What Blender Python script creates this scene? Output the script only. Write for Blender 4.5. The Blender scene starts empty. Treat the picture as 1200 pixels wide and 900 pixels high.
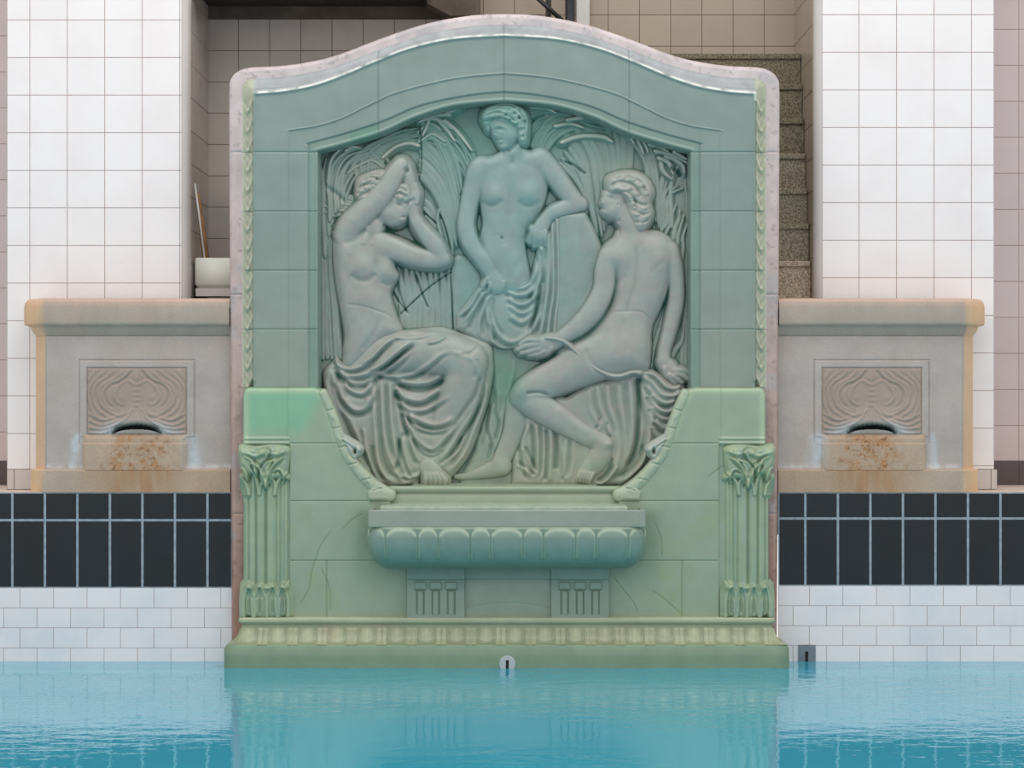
import numpy as np, math, random
# ---------------------------------------------------------------- relief sculpting kit
class Grid:
    """regular sampling of a carved face; 1 unit is about 5 mm"""
    def __init__(s, x0, y0, x1, y1, ss=2):
        s.x0, s.y0, s.x1, s.y1, s.ss = x0, y0, x1, y1, ss
        s.w, s.h = int((x1-x0)*ss)+1, int((y1-y0)*ss)+1
        s.X = x0+np.arange(s.w)/ss; s.Y = y0+np.arange(s.h)/ss
        s.xx, s.yy = np.meshgrid(s.X, s.Y)
G0 = Grid(366, 110, 816, 582, 2)

def cr(pts, closed=False, step=1.5):
    """Catmull-Rom through rows of pts (any number of columns)"""
    P = np.array(pts, float)
    n = len(P)
    if n == 2 and not closed:
        m = max(2, int(np.hypot(*(P[1]-P[0])[:2])/step)+1)
        t = np.linspace(0, 1, m)[:, None]
        return P[0]*(1-t)+P[1]*t
    out = []
    segs = n if closed else n-1
    for i in range(segs):
        if closed:
            p0, p1, p2, p3 = P[(i-1) % n], P[i], P[(i+1) % n], P[(i+2) % n]
        else:
            p1, p2 = P[i], P[i+1]
            p0 = P[i-1] if i else 2*p1-p2
            p3 = P[i+2] if i+2 < n else 2*p2-p1
        m = max(2, int(np.hypot(*(p2-p1)[:2])/step)+1)
        t = np.arange(m)[:, None]/m
        out.append(0.5*((2*p1)+(-p0+p2)*t+(2*p0-5*p1+4*p2-p3)*t**2+(-p0+3*p1-3*p2+p3)*t**3))
    if not closed:
        out.append(P[-1:])
    return np.vstack(out)

def win(g, x0, y0, x1, y1):
    i0 = max(0, int((x0-g.x0)*g.ss)); i1 = min(g.w, int((x1-g.x0)*g.ss)+2)
    j0 = max(0, int((y0-g.y0)*g.ss)); j1 = min(g.h, int((y1-g.y0)*g.ss)+2)
    if i1 <= i0 or j1 <= j0: return None
    return slice(j0, j1), slice(i0, i1), g.xx[j0:j1, i0:i1], g.yy[j0:j1, i0:i1]

def blur(a, s, ss=2):
    if s <= 0: return a
    r = int(3*s*ss)+1
    k = np.exp(-0.5*(np.arange(-r, r+1)/(s*ss))**2); k /= k.sum()
    def f(b):
        p = np.pad(b, ((0, 0), (r, r)), mode='edge')
        o = np.zeros_like(b)
        n = b.shape[1]
        for i, w in enumerate(k): o += w*p[:, i:i+n]
        return o
    return f(f(a).T).T

def smax(a, b, k):
    if k <= 0: return np.maximum(a, b)
    h = np.maximum(k-np.abs(a-b), 0)/k
    return np.maximum(a, b)+h*h*k*0.25

def sstep(t):
    t = np.clip(t, 0, 1); return t*t*(3-2*t)

def pdist(P, xx, yy, closed=False):
    """distance, signed side, arc parameter to polyline"""
    best = np.full(xx.shape, 1e9); sd = np.zeros(xx.shape); tt = np.zeros(xx.shape)
    Q = np.vstack([P, P[:1]]) if closed else P
    seg = np.hypot(np.diff(Q[:, 0]), np.diff(Q[:, 1])); cum = np.concatenate([[0], np.cumsum(seg)]); L = cum[-1] or 1
    for i in range(len(Q)-1):
        ax, ay = Q[i, :2]; dx, dy = Q[i+1, 0]-ax, Q[i+1, 1]-ay
        l2 = dx*dx+dy*dy
        if l2 < 1e-12: continue
        px, py = xx-ax, yy-ay
        t = np.clip((px*dx+py*dy)/l2, 0, 1)
        d = (px-t*dx)**2+(py-t*dy)**2
        m = d < best
        best = np.where(m, d, best)
        sd = np.where(m, np.sign(dx*py-dy*px), sd)
        tt = np.where(m, (cum[i]+t*seg[i])/L, tt)
    return np.sqrt(best), sd, tt

def inside(P, xx, yy):
    c = np.zeros(xx.shape, bool); n = len(P)
    for i in range(n):
        x1, y1 = P[i, :2]; x2, y2 = P[(i+1) % n, :2]
        if y1 == y2: continue
        m = ((y1 > yy) != (y2 > yy)) & (xx < (x2-x1)*(yy-y1)/(y2-y1)+x1)
        c ^= m
    return c

class Layer:
    FW, FA, BZ, BA = 1.0, 1.0, 1.0, 1.0          # overall width and strength of the folds
    def __init__(s, v=-60.0, g=None):
        s.g = g or G0; s.h = np.full((s.g.h, s.g.w), float(v))
    def chain(s, nodes, k=0.8, u=0.0, skirt=3.0):
        """tapering limb through (x, y, z, r)"""
        P = cr(nodes, step=0.8)
        r = P[:, 3].max()+4
        w = win(s.g, P[:, 0].min()-r, P[:, 1].min()-r, P[:, 0].max()+r, P[:, 1].max()+r)
        if w is None: return s
        J, I, xx, yy = w
        o = np.full(xx.shape, -60.0)
        for x, y, z, rr in P:
            d = np.hypot(xx-x, yy-y)
            v = np.where(d < rr, z+k*np.sqrt(np.maximum(rr*rr-d*d, 0)), z-skirt*(d-rr))
            np.maximum(o, v, out=o)
        s.h[J, I] = smax(s.h[J, I], o, u)
        return s
    def poly(s, pts, z, H, R, u=0.0, sm=1.5, closed_curve=True, skirt=3.0, slope=(0, 0)):
        P = cr(pts, closed=True, step=2) if closed_curve else np.array(pts, float)
        w = win(s.g, P[:, 0].min()-12, P[:, 1].min()-12, P[:, 0].max()+12, P[:, 1].max()+12)
        J, I, xx, yy = w
        d, _, _ = pdist(P, xx, yy, closed=True)
        ins = inside(P, xx, yy)
        t = np.clip(d/R, 0, 1)*ins
        p = np.sqrt(np.maximum(1-(1-t)**2, 0))
        p = blur(p, sm, s.g.ss)
        v = z+H*p
        cx, cy = P[:, 0].mean(), P[:, 1].mean()
        v = v+slope[0]*(xx-cx)+slope[1]*(yy-cy)
        v = np.where(ins, v, v-skirt*d)
        s.h[J, I] = smax(s.h[J, I], v, u)
        return s
    def bump(s, x, y, rx, ry, a, ang=0.0, p=2.0):
        R = max(rx, ry)*2.6
        w = win(s.g, x-R, y-R, x+R, y+R)
        if w is None: return s
        J, I, xx, yy = w
        c, n = math.cos(math.radians(ang)), math.sin(math.radians(ang))
        X = (xx-x)*c+(yy-y)*n; Y = -(xx-x)*n+(yy-y)*c
        s.h[J, I] += a*np.exp(-((X/rx)**2+(Y/ry)**2)**(p/2))
        return s
    def fold(s, pts, w, a, cre=0.0, side=1, t0=0.12, t1=0.12, asym=0.0):
        """rounded ridge (a>0) or groove (a<0) along a curve; cre = crease beside it on `side`"""
        P = cr(pts, step=2.0)
        m = w*4.5
        W = win(s.g, P[:, 0].min()-m, P[:, 1].min()-m, P[:, 0].max()+m, P[:, 1].max()+m)
        if W is None: return s
        J, I, xx, yy = W
        d, sg, t = pdist(P, xx, yy)
        tap = sstep(t/max(t0, 1e-3))*sstep((1-t)/max(t1, 1e-3))
        u = d*sg*side
        w = w*s.FW; a = a*s.FA
        ww = w*(1+asym*np.sign(u))
        v = a*np.exp(-(u/ww)**2)
        if cre: v = v-cre*a*np.exp(-((u-1.9*w)/(0.95*w))**2)
        s.h[J, I] += v*tap
        return s
    def blade(s, pts, w, z, a, t0=0.05, t1=0.5, tip=0.5, dz=0.0):
        z, a = z*s.BZ, a*s.BA
        """leaf blade laid over what is there: half width w, base height z, crown a"""
        P = cr(pts, step=2.0)
        m = w+3
        W = win(s.g, P[:, 0].min()-m, P[:, 1].min()-m, P[:, 0].max()+m, P[:, 1].max()+m)
        if W is None: return s
        J, I, xx, yy = W
        d, sg, t = pdist(P, xx, yy)
        ww = w*np.clip(np.minimum((t+0.02)/max(t0, 1e-3), (1.02-t)/t1), 0, 1)**tip+0.15
        q = np.clip(1-(d/ww)**2, 0, 1)
        v = z+dz*t+a*np.sqrt(q)
        v = np.where(d < ww, v, z+dz*t-1.2*(d-ww))
        s.h[J, I] = np.maximum(s.h[J, I], v)
        return s

def lerp_curves(A, B, n, f):
    A = np.array(A, float); B = np.array(B, float)
    m = 6
    def rs(P):
        Q = cr(P, step=1.0); idx = np.linspace(0, len(Q)-1, m).astype(int); return Q[idx]
    A, B = rs(A), rs(B)
    for i in range(n):
        t = i/(n-1) if n > 1 else 0.5
        f(A*(1-t)+B*t, t, i)

def sculpt():
    rnd = random.Random(5)
    L = {}
    # ================================================= background: fronds, reeds and the rock
    b = Layer(0.0); b.FA = 1.0; b.BZ = .8; b.BA = .85
    b.bump(470, 300, 60, 90, -1.2); b.bump(770, 350, 50, 90, -1.0)
    def fan(A, B, n, w, z, a, jit=2.0, t1=0.5, dz=0.0):
        def f(P, t, i):
            P = P+np.array([[rnd.uniform(-jit, jit), rnd.uniform(-jit, jit)] for _ in P])*np.linspace(0.3, 1, len(P))[:, None]
            b.blade(P, w*rnd.uniform(.75, 1.2), z+rnd.uniform(-1, 1.6), a*rnd.uniform(.8, 1.2), t1=t1, dz=dz)
        lerp_curves(A, B, n, f)
    # reeds at the left jamb
    fan([(377, 420), (376, 350), (377, 280), (374, 215)], [(398, 420), (392, 350), (388, 300), (392, 262)], 5, 3.2, 1, 3.0)
    fan([(380, 300), (377, 260), (376, 225), (373, 183)], [(386, 262), (388, 232), (394, 205), (410, 182)], 7, 3.0, 2, 3.2)
    fan([(386, 258), (384, 215), (394, 185), (419, 171)], [(400, 240), (400, 210), (410, 190), (432, 180)], 5, 2.6, 4, 3.4)
    fan([(420, 232), (402, 226), (388, 218), (374, 205)], [(410, 250), (395, 250), (385, 252), (373, 258)], 7, 2.6, 2, 2.8)
    b.blade([(383, 214), (387, 188), (398, 174), (408, 171)], 1.8, 7, 3)
    b.blade([(404, 176), (412, 171), (421, 172)], 1.8, 8, 3)
    # fronds above the raised arms
    fan([(446, 214), (448, 190), (462, 172), (491, 169)], [(418, 206), (415, 188), (440, 165), (489, 147)], 9, 2.6, 3, 3.4, t1=.35)
    fan([(412, 196), (422, 182), (442, 178), (462, 196)], [(404, 206), (420, 196), (436, 194), (452, 204)], 4, 2.0, 4, 3.0)
    fan([(395, 228), (400, 203), (420, 180), (450, 168)], [(404, 236), (410, 216), (424, 200), (446, 190)], 4, 2.4, 3, 3.0)
    b.blade([(448, 184), (462, 172), (478, 167), (491, 170)], 2.2, 8, 3.4, t1=.1)
    b.fold([(382, 218), (392, 225), (404, 236)], 3, -3)
    # swathes between the seated and the standing figure
    fan([(493, 158), (512, 176), (530, 205), (541, 262)], [(493, 205), (508, 222), (520, 250), (528, 300)], 9, 4.2, 1.5, 3.0, t1=.3)
    fan([(488, 140), (510, 150), (528, 172), (543, 222)], [(493, 150), (506, 160), (520, 190), (534, 240)], 5, 2.6, 3, 3.0, t1=.3)
    fan([(488, 232), (500, 238), (512, 262), (524, 300)], [(490, 250), (498, 256), (507, 275), (514, 292)], 3, 3.4, 2, 2.4)
    fan([(558, 190), (548, 170), (530, 150), (500, 140)], [(548, 215), (536, 190), (520, 172), (492, 164)], 7, 2.2, 3, 3.2, t1=.35)
    for P in ([(527, 133), (514, 134), (504, 137), (490, 142)], [(540, 124), (528, 129), (516, 136)],
              [(530, 150), (517, 141), (505, 138), (492, 141)], [(520, 140), (532, 150), (541, 160), (553, 176)],
              [(512, 138), (524, 152), (533, 165)], [(503, 137), (500, 147), (495, 158)]):
        b.blade(P, 2.6, 7.5, 4)
    fan([(516, 150), (505, 144), (498, 146), (488, 156)], [(522, 170), (510, 162), (500, 162), (490, 172)], 5, 2.4, 5, 3)
    b.blade([(515, 245), (512, 258), (520, 285), (527, 302)], 2.0, 4, 3)
    b.fold([(513, 246), (520, 262), (526, 285), (529, 306)], 1.0, -4)
    # pale reeds under the left forearm
    fan([(470, 385), (472, 360), (470, 335), (466, 312)], [(527, 385), (526, 350), (526, 330), (524, 316)], 9, 4.6, 1, 2.6)
    b.fold([(486, 318), (493, 340), (502, 362)], 1.0, -3); b.fold([(457, 336), (466, 352), (478, 366)], 1.2, -3)
    b.fold([(464, 322), (468, 345), (478, 370)], 1.6, -2.5)
    # stone stump behind the standing figure's hip
    b.poly([(531, 304), (545, 300), (560, 315), (570, 340), (566, 372), (545, 395), (531, 390), (529, 345)], 1, 4, 8)
    # fronds right of her head
    fan([(628, 172), (640, 140), (668, 130), (706, 136)], [(640, 176), (655, 160), (680, 150), (714, 164)], 10, 2.3, 2, 3.4, t1=.3)
    fan([(608, 128), (635, 122), (662, 128), (690, 134)], [(614, 140), (640, 130), (668, 134), (700, 142)], 6, 2.6, 4, 3.4, t1=.25)
    fan([(618, 165), (622, 148), (634, 136), (652, 130)], [(624, 172), (632, 160), (644, 150), (664, 146)], 5, 2.0, 2, 3.0)
    b.blade([(664, 140), (690, 136), (706, 141), (716, 150)], 2.6, 9, 4.4, t1=.12)
    b.blade([(650, 147), (668, 144), (685, 149)], 2.4, 8, 3.6)
    b.blade([(658, 166), (680, 159), (705, 159), (718, 165)], 2.6, 8, 3.4, t1=.15)
    b.blade([(620, 124), (640, 126), (652, 131)], 2.4, 8, 3.6)
    # long stems running down to the right-hand figure
    fan([(640, 132), (680, 178), (694, 235), (700, 285)], [(742, 138), (738, 180), (734, 205), (722, 240)], 10, 4.6, 1.5, 2.8)
    fan([(655, 190), (672, 205), (684, 225), (690, 250)], [(668, 172), (684, 200), (694, 235), (702, 290)], 4, 3.2, 2, 2.6)
    b.fold([(660, 187), (672, 192), (688, 204)], 1.6, -3.5)
    fan([(722, 150), (744, 168), (758, 200), (763, 250)], [(748, 155), (764, 178), (772, 215), (775, 270)], 7, 2.4, 3, 3.0, t1=.2)
    for P in ([(740, 155), (749, 166), (755, 180)], [(748, 158), (756, 168), (760, 178)], [(729, 150), (738, 158), (744, 168)]):
        b.blade(P, 2.0, 9, 3.6)
    fan([(758, 250), (756, 215), (762, 190), (776, 172)], [(788, 265), (786, 230), (790, 205), (798, 188)], 6, 3.4, 2, 2.8)
    for P in ([(760, 168), (772, 170), (784, 177)], [(768, 176), (782, 179), (795, 184), (806, 190)], [(780, 182), (792, 186), (801, 194), (803, 202)],
              [(772, 184), (784, 190), (790, 204)], [(790, 177), (800, 183), (806, 186)], [(775, 190), (778, 200), (788, 210)]):
        b.blade(P, 3.0, 7, 4.4)
    b.fold([(785, 196), (795, 200), (800, 206)], 2.6, -5)
    fan([(784, 262), (784, 240), (788, 226), (800, 219)], [(776, 270), (774, 250), (776, 232), (782, 212)], 4, 2.2, 3, 2.8)
    fan([(780, 275), (786, 262), (791, 248), (795, 238)], [(796, 330), (800, 300), (802, 280), (806, 262)], 4, 2.4, 3, 2.6)
    # reeds by the right jamb and behind the right arm
    fan([(800, 440), (804, 380), (806, 320), (806, 210)], [(809, 440), (809, 380), (809, 300), (809, 210)], 3, 2.6, 1, 2.6)
    fan([(764, 430), (770, 400), (777, 375), (780, 352)], [(778, 425), (776, 405), (778, 395), (781, 380)], 3, 2.6, 0, 2.2)
    b.blade([(786, 426), (792, 410), (800, 400), (803, 380)], 3, 2, 2.6)
    # rock slab the standing figure leans on
    b.poly([(652, 249), (686, 248), (697, 268), (706, 291), (704, 315), (702, 345), (688, 375), (662, 400), (648, 400), (650, 300)],
           6, 8, 5, closed_curve=False, sm=1.2)
    b.bump(703, 320, 15, 32, -6, 10); b.bump(672, 300, 14, 50, 1.5)
    # wall piece between the seated pair (lower centre)
    b.poly([(570, 400), (612, 402), (640, 420), (640, 470), (600, 570), (540, 570), (560, 520), (574, 460)], 1, 5, 10)
    lerp_curves([(580, 412), (582, 450), (576, 490), (566, 530)], [(603, 415), (600, 445), (594, 470), (582, 530)], 5,
                lambda P, t, i: b.fold(P, 2.6, 2.4, cre=.7))
    for P in ([(574, 450), (568, 480), (562, 510), (556, 530)], [(578, 470), (574, 500), (579, 520), (575, 545)], [(585, 455), (584, 480), (588, 500), (578, 532)]):
        b.fold(P, 2.4, 2.2, cre=.7)
    b.fold([(571, 452), (567, 480), (560, 512)], 2.6, -3)
    # glazing joints of the panel pieces
    for P in ([(491, 143), (493, 168), (493, 195), (489, 218), (490, 240), (512, 262)], [(527, 316), (529, 345), (530, 372), (531, 390)],
              [(528, 318), (505, 334), (485, 352), (468, 368)]):
        b.fold(P, .9, -3.2, t0=.01, t1=.01)
    L['fronds'] = b

    # ================================================= standing figure (centre)
    c = Layer(); c.FA = .62; c.FW = 1.25
    c.poly([(566, 186), (585, 181), (605, 181), (628, 178), (643, 186), (644, 205), (641, 222), (636, 241), (628, 256), (619, 270), (615, 286),
            (617, 303), (621, 325), (620, 345), (596, 352), (572, 345), (564, 322), (561, 300), (562, 280), (566, 262), (563, 240), (561, 225), (557, 205)],
           7, 11, 24, sm=3.2)
    c.chain([(606, 158, 10, 9.5), (602, 172, 10, 9), (600, 186, 8, 11)], k=.75, u=5)
    c.chain([(602, 176, 9, 9), (616, 184, 9, 9), (630, 187, 10, 11)], k=.7, u=6); c.chain([(598, 178, 9, 8), (584, 188, 9, 8), (570, 194, 9, 9)], k=.7, u=6)
    c.bump(600, 190, 3, 4, -2.2)                                  # hollow at the throat
    c.fold([(604, 191), (618, 186), (632, 184)], 4, .8); c.fold([(596, 191), (584, 189), (568, 193)], 4, .7)
    c.chain([(632, 186, 8, 14), (648, 203, 9, 12.5), (664, 224, 10, 11), (674, 236, 10, 10), (681, 240, 9, 7.5)], k=.72, u=3)
    c.chain([(680, 239, 10, 8.6), (667, 242, 12, 9.5), (652, 247, 13, 8.4), (642, 254, 13, 7.2), (636, 263, 13, 8.5), (631, 272, 13, 9)], k=.62, u=2)
    for fx in ((624, 274, 622, 284, 4.0), (628, 278, 627, 288, 4.0), (633, 279, 633, 289, 4.0), (638, 278, 639, 287, 3.6)):
        c.chain([(fx[0], fx[1]-6, 16, fx[4]), (fx[0], fx[1], 16, fx[4]*.9), (fx[2], fx[3], 12, fx[4]*.75)], k=.8, u=.6)
    c.chain([(630, 264, 14, 4), (623, 273, 13, 3.6), (619, 282, 11, 2.6)], k=.8, u=.8)
    c.chain([(570, 192, 8, 9), (562, 198, 8, 13.5), (554, 222, 8, 11.5), (548, 248, 10, 10), (546, 266, 12, 9.8), (552, 285, 13, 10), (564, 303, 14, 9), (574, 318, 14, 8), (580, 328, 14, 9.5), (583, 336, 14, 10)], k=.66, u=3)
    for fx in ((575, 337, 573, 342), (580, 339, 579, 345), (585, 338, 586, 345), (590, 336, 591, 343)):
        c.chain([(fx[0], fx[1]-5, 18, 3.0), (fx[0], fx[1], 18, 2.8), (fx[2], fx[3], 14, 2.5)], k=.8, u=.5)
    c.chain([(572, 327, 17, 3.4), (567, 334, 16, 3.0), (567, 340, 13, 2.4)], k=.8, u=.6)
    c.bump(577, 228, 12, 12, 5.0); c.fold([(564, 234), (572, 241), (582, 240), (589, 233)], 2.4, -2.2)
    c.bump(620, 226, 12, 12, 5.0); c.fold([(606, 234), (614, 241), (624, 241), (634, 234)], 2.4, -2.2)
    c.bump(598, 232, 5, 16, -1.2)
    c.fold([(597, 245), (594, 262), (590, 290)], 4, -1.4)
    c.fold([(570, 252), (580, 262), (584, 275)], 5, 1.0); c.fold([(626, 252), (612, 262), (605, 278)], 5, 1.0)
    c.bump(588, 300, 18, 16, 2.2); c.bump(588, 279, 1.8, 2.2, -2.6)
    c.fold([(618, 292), (606, 312), (594, 330)], 3.4, -1.2); c.bump(606, 320, 12, 16, 1.6)
    # head
    c.poly([(573, 138), (580, 130), (596, 128), (612, 134), (616, 148), (613, 160), (605, 170), (597, 176), (591, 177), (586, 173), (581, 164), (576, 156), (571, 148)],
           13, 9, 16, sm=1.8)
    c.bump(577, 144, 6, 4, 1.5, 20)                                # brow
    c.fold([(572, 147), (578, 149), (588, 149), (596, 152)], 1.6, 1.6)
    c.bump(586, 151.5, 3.4, 2.0, -3.0, 10); c.bump(575, 152, 2.2, 1.8, -2.4, 40)
    c.bump(587, 152, 1.8, .9, 1.4, 10)
    c.fold([(576, 149), (577.5, 154), (579, 159.5)], 1.7, 3.6, t0=.2, t1=.02)      # nose
    c.bump(580.5, 159.5, 2.0, 1.4, 1.6)
    c.fold([(581, 165), (585, 164), (589, 163.5)], 1.0, -2.6); c.fold([(582, 163.2), (586, 162.3)], 1.1, 1.2); c.fold([(583.5, 167), (588, 165.8)], 1.2, 1.4)
    c.bump(586.5, 169.3, 3, 1.3, -1.2); c.bump(590, 173, 4, 3, 2.0)
    c.bump(598, 160, 7, 7, 1.6)
    c.fold([(594, 178), (602, 173), (609, 164)], 1.8, -4.0, t0=.05, t1=.2)         # under the jaw
    L['standing_body'] = c
    hr = Layer()
    hr.poly([(566, 141), (567, 131), (576, 124), (592, 121), (606, 124), (616, 132), (619, 146), (618, 158), (616, 168), (611, 169), (607, 160), (606, 153), (598, 147), (586, 143), (574, 142)],
            20, 8, 9, sm=1.5)
    hr.poly([(567, 138), (580, 138), (578, 146), (568, 147)], 17, 4, 4, sm=1)
    hr.poly([(568, 143), (569, 150), (573, 155), (575, 150), (576, 144)], 15, 4, 4, sm=1)
    for P in ([(568, 138), (580, 133), (594, 136), (606, 146)], [(570, 131), (584, 127), (598, 130), (612, 142)], [(580, 125), (598, 124), (612, 134), (616, 150)],
              [(574, 141), (588, 140), (600, 146), (608, 156)], [(606, 136), (612, 144), (611, 154), (614, 164)], [(612, 136), (616, 146), (614, 156)]):
        hr.fold(P, 1.3, -2.2); 
    for q in ((590, 134), (600, 132), (606, 137), (596, 140), (604, 145), (610, 150), (611, 158), (612, 165), (583, 137), (575, 138), (607, 128), (613, 141)):
        hr.bump(q[0], q[1], 2.6, 2.2, 2.4, 30); hr.bump(q[0]+2.2, q[1]+2, 1.3, 1.3, -2)
    L['standing_hair'] = hr
    d = Layer(); d.FA = .78; d.FW = 1.08
    # cloth gathered at the hip, loops and the fall over the rock
    d.poly([(566, 332), (590, 330), (606, 334), (620, 330), (626, 310), (630, 288), (642, 268), (646, 252), (660, 249), (661, 290), (660, 340), (657, 398), (640, 408),
            (612, 412), (600, 409), (588, 410), (576, 406), (560, 400), (534, 386), (534, 368), (548, 352), (557, 339)], 5, 9, 6, sm=2.0, closed_curve=False)
    d.bump(600, 372, 22, 30, 5.5)
    d.bump(540, 376, 10, 14, -1.5)
    # loops across the thighs
    for P, w, a in (([(590, 331), (604, 337), (616, 335), (626, 322), (630, 300)], 2.6, 4.2),
                    ([(591, 338), (606, 345), (620, 342), (629, 330), (633, 305)], 2.8, 4.6),
                    ([(594, 347), (610, 357), (624, 350), (632, 335)], 2.6, 4.0),
                    ([(596, 357), (612, 367), (625, 358), (632, 345)], 2.4, 3.0),
                    ([(598, 370), (611, 378), (622, 369), (630, 356)], 2.6, 3.2),
                    ([(574, 372), (582, 390), (598, 401), (614, 395), (624, 380), (630, 362)], 2.8, 4.0),
                    ([(574, 398), (586, 407), (600, 408), (613, 401), (624, 392)], 1.6, 4.5)):
        d.fold(P, w, a, cre=.75, side=1, t0=.1, t1=.2)
    for P, w, a in (([(566, 336), (559, 344), (551, 358), (536, 372)], 1.8, 4.6), ([(568, 340), (558, 358), (548, 374), (543, 388)], 2.4, 4.0),
                    ([(571, 346), (566, 362), (561, 380), (562, 396)], 2.0, 3.2), ([(573, 346), (571, 362), (573, 382), (578, 402)], 2.0, 4.2),
                    ([(576, 348), (575, 365), (579, 380), (588, 396)], 1.6, 2.6), ([(567, 342), (554, 362), (541, 380)], 1.6, 2.2)):
        d.fold(P, w, a, cre=.8, side=-1, t0=.08, t1=.15)
    for P, w, a in (([(630, 290), (634, 312), (633, 330), (622, 356)], 2.0, 4.0), ([(626, 288), (622, 304), (617, 322)], 1.8, 3.0),
                    ([(633, 287), (638, 300), (640, 330), (636, 362), (624, 392)], 2.4, 4.6), ([(641, 268), (644, 300), (643, 335), (638, 370), (631, 398)], 2.2, 4.4),
                    ([(647, 258), (649, 300), (649, 340), (644, 375), (641, 404)], 2.0, 4.0), ([(653, 253), (655, 300), (655, 345), (651, 375), (650, 402)], 2.0, 4.2),
                    ([(658, 252), (660, 300), (659, 350), (657, 396)], 1.4, 3.0), ([(636, 330), (634, 352), (628, 376), (622, 390)], 1.6, 3.2)):
        d.fold(P, w, a, cre=.85, side=1, t0=.06, t1=.1)
    d.bump(633, 292, 2.4, 5, 3); d.bump(638, 303, 2, 8, -3)
    d.fold([(630, 345), (626, 372), (618, 392)], 2.6, -4.5)
    L['standing_cloth'] = d

    # ================================================= left seated figure, arms raised
    c = Layer(); c.FA = .62; c.FW = 1.25
    c.poly([(398, 266), (412, 262), (430, 268), (446, 272), (458, 284), (463, 300), (462, 313), (466, 322), (460, 333), (456, 343), (459, 357), (464, 372), (470, 390),
            (450, 402), (438, 415), (420, 430), (404, 432), (402, 415), (404, 392), (399, 362), (394, 335), (391, 312), (390, 290), (392, 276)],
           10, 13, 24, sm=3.2)
    c.chain([(450, 246, 12, 12), (440, 262, 13, 12), (432, 278, 10, 14)], k=.7, u=5)       # neck
    c.fold([(430, 263), (428, 275), (426, 288)], 2.4, 2.2); c.fold([(446, 268), (441, 277), (436, 288)], 2.6, 2.2); c.bump(436, 280, 4, 7, -1.8)
    # face turned down to the right
    c.poly([(440, 232), (452, 224), (470, 226), (478, 236), (478, 245), (481, 250), (477, 254), (474, 260), (462, 265), (452, 262), (444, 254), (440, 244)], 17, 7, 12, sm=1.6)
    c.bump(468, 240, 4, 2.4, -3, 25); c.bump(458, 250, 7, 6, 1.6); c.fold([(474, 240), (478, 246), (480.5, 250)], 1.8, 3)
    c.bump(473, 254.5, 3, 1.0, -2.2, -10); c.bump(472, 258, 3, 2, 1.8); c.fold([(448, 263), (456, 267), (466, 267)], 2, -5)
    c.fold([(440, 252), (448, 262), (452, 266)], 2, -2.5)
    # right arm over the face: upper arm up to the elbow, forearm folded behind
    c.chain([(474, 196, 17, 8.5), (478, 208, 17, 8), (480, 220, 17, 7.5), (478, 228, 16, 6)], k=.6, u=1)
    c.chain([(405, 276, 12, 15), (412, 264, 15, 15.5), (426, 250, 19, 14.2), (443, 234, 22, 13.2), (455, 219, 24, 11.5), (464, 203, 24, 10), (470, 193, 22, 8)], k=.66, u=2.5)
    for P in ([(474, 222), (472, 229), (468, 233)], [(478, 224), (478, 232), (475, 237)], [(482, 222), (483, 230), (481, 236)], [(485, 219), (488, 226), (487, 233)]):
        c.chain([(x, y, 19-i, 2.9-.3*i) for i, (x, y) in enumerate(P)], k=.8, u=.5)
    c.bump(476, 200, 3.5, 3, -4)
    c.fold([(410, 262), (430, 245), (448, 228)], 6, 1.6); c.fold([(402, 286), (418, 280), (430, 268)], 3, -2.6)
    # left arm: out to the elbow and back up to the hair
    c.chain([(446, 287, 14, 15), (462, 292, 15, 13.2), (478, 298, 16, 12), (496, 303, 17, 11), (512, 305, 17, 9.6), (519, 304, 17, 8.6)], k=.66, u=3)
    c.chain([(518, 303, 17, 9), (511, 290, 18, 10), (500, 276, 18, 9), (490, 263, 18, 7.2), (485, 252, 18, 6.4), (484, 240, 17, 7.2), (485, 230, 16, 6)], k=.66, u=2)
    for P in ([(481, 240), (478, 246), (477, 251)], [(487, 232), (488, 223), (486, 216)], [(484, 230), (483, 221), (480, 214)], [(488, 238), (490, 229), (489, 222)], [(481, 232), (478, 226)]):
        c.chain([(x, y, 21-i, 2.7-.3*i) for i, (x, y) in enumerate(P)], k=.8, u=.5)
    c.bump(424, 311, 13, 13, 5.4); c.fold([(410, 321), (420, 328), (432, 328), (441, 319)], 2.8, -3.0)
    c.bump(454, 317, 9, 11, 4.2); c.fold([(447, 330), (455, 334), (462, 330)], 2, -2.2)
    c.bump(440, 310, 4, 14, -1.6); c.bump(403, 300, 6, 18, 1.2); c.fold([(409, 296), (405, 318), (412, 336)], 3, -1.4)
    c.bump(432, 348, 20, 10, 1.4); c.fold([(404, 356), (425, 359), (448, 366), (464, 374)], 1.2, -1.6); c.bump(432, 388, 18, 16, 2.0)
    c.fold([(448, 372), (438, 392), (424, 412)], 2.4, -1.6)
    # legs under the cloth
    c.chain([(425, 424, 0, 18), (470, 414, 2, 20), (530, 418, 3, 20), (545, 426, 3, 20)], k=.6, u=3)
    c.chain([(543, 430, 3, 18), (530, 480, 0, 15), (515, 530, 1, 10), (507, 550, 6, 10)], k=.5, u=3)
    # foot that shows below the hem
    c.chain([(502, 548, 15, 11), (508, 556, 16, 12), (513, 562, 13, 9)], k=.5, u=1)
    for k, x in enumerate((499, 505, 510.5, 516, 521.5)):
        c.chain([(507+(x-509)*.8, 556, 23, 3.0), (x, 562, 23, 2.9), (x, 567, 20, 2.6)], k=1.0, u=.2)
    L['seated_body'] = c
    hr = Layer()
    hr.poly([(417, 220), (419, 209), (430, 203), (446, 199), (458, 205), (456, 222), (440, 238), (426, 240), (418, 232)], 15, 9, 11, sm=1.6)
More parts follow.
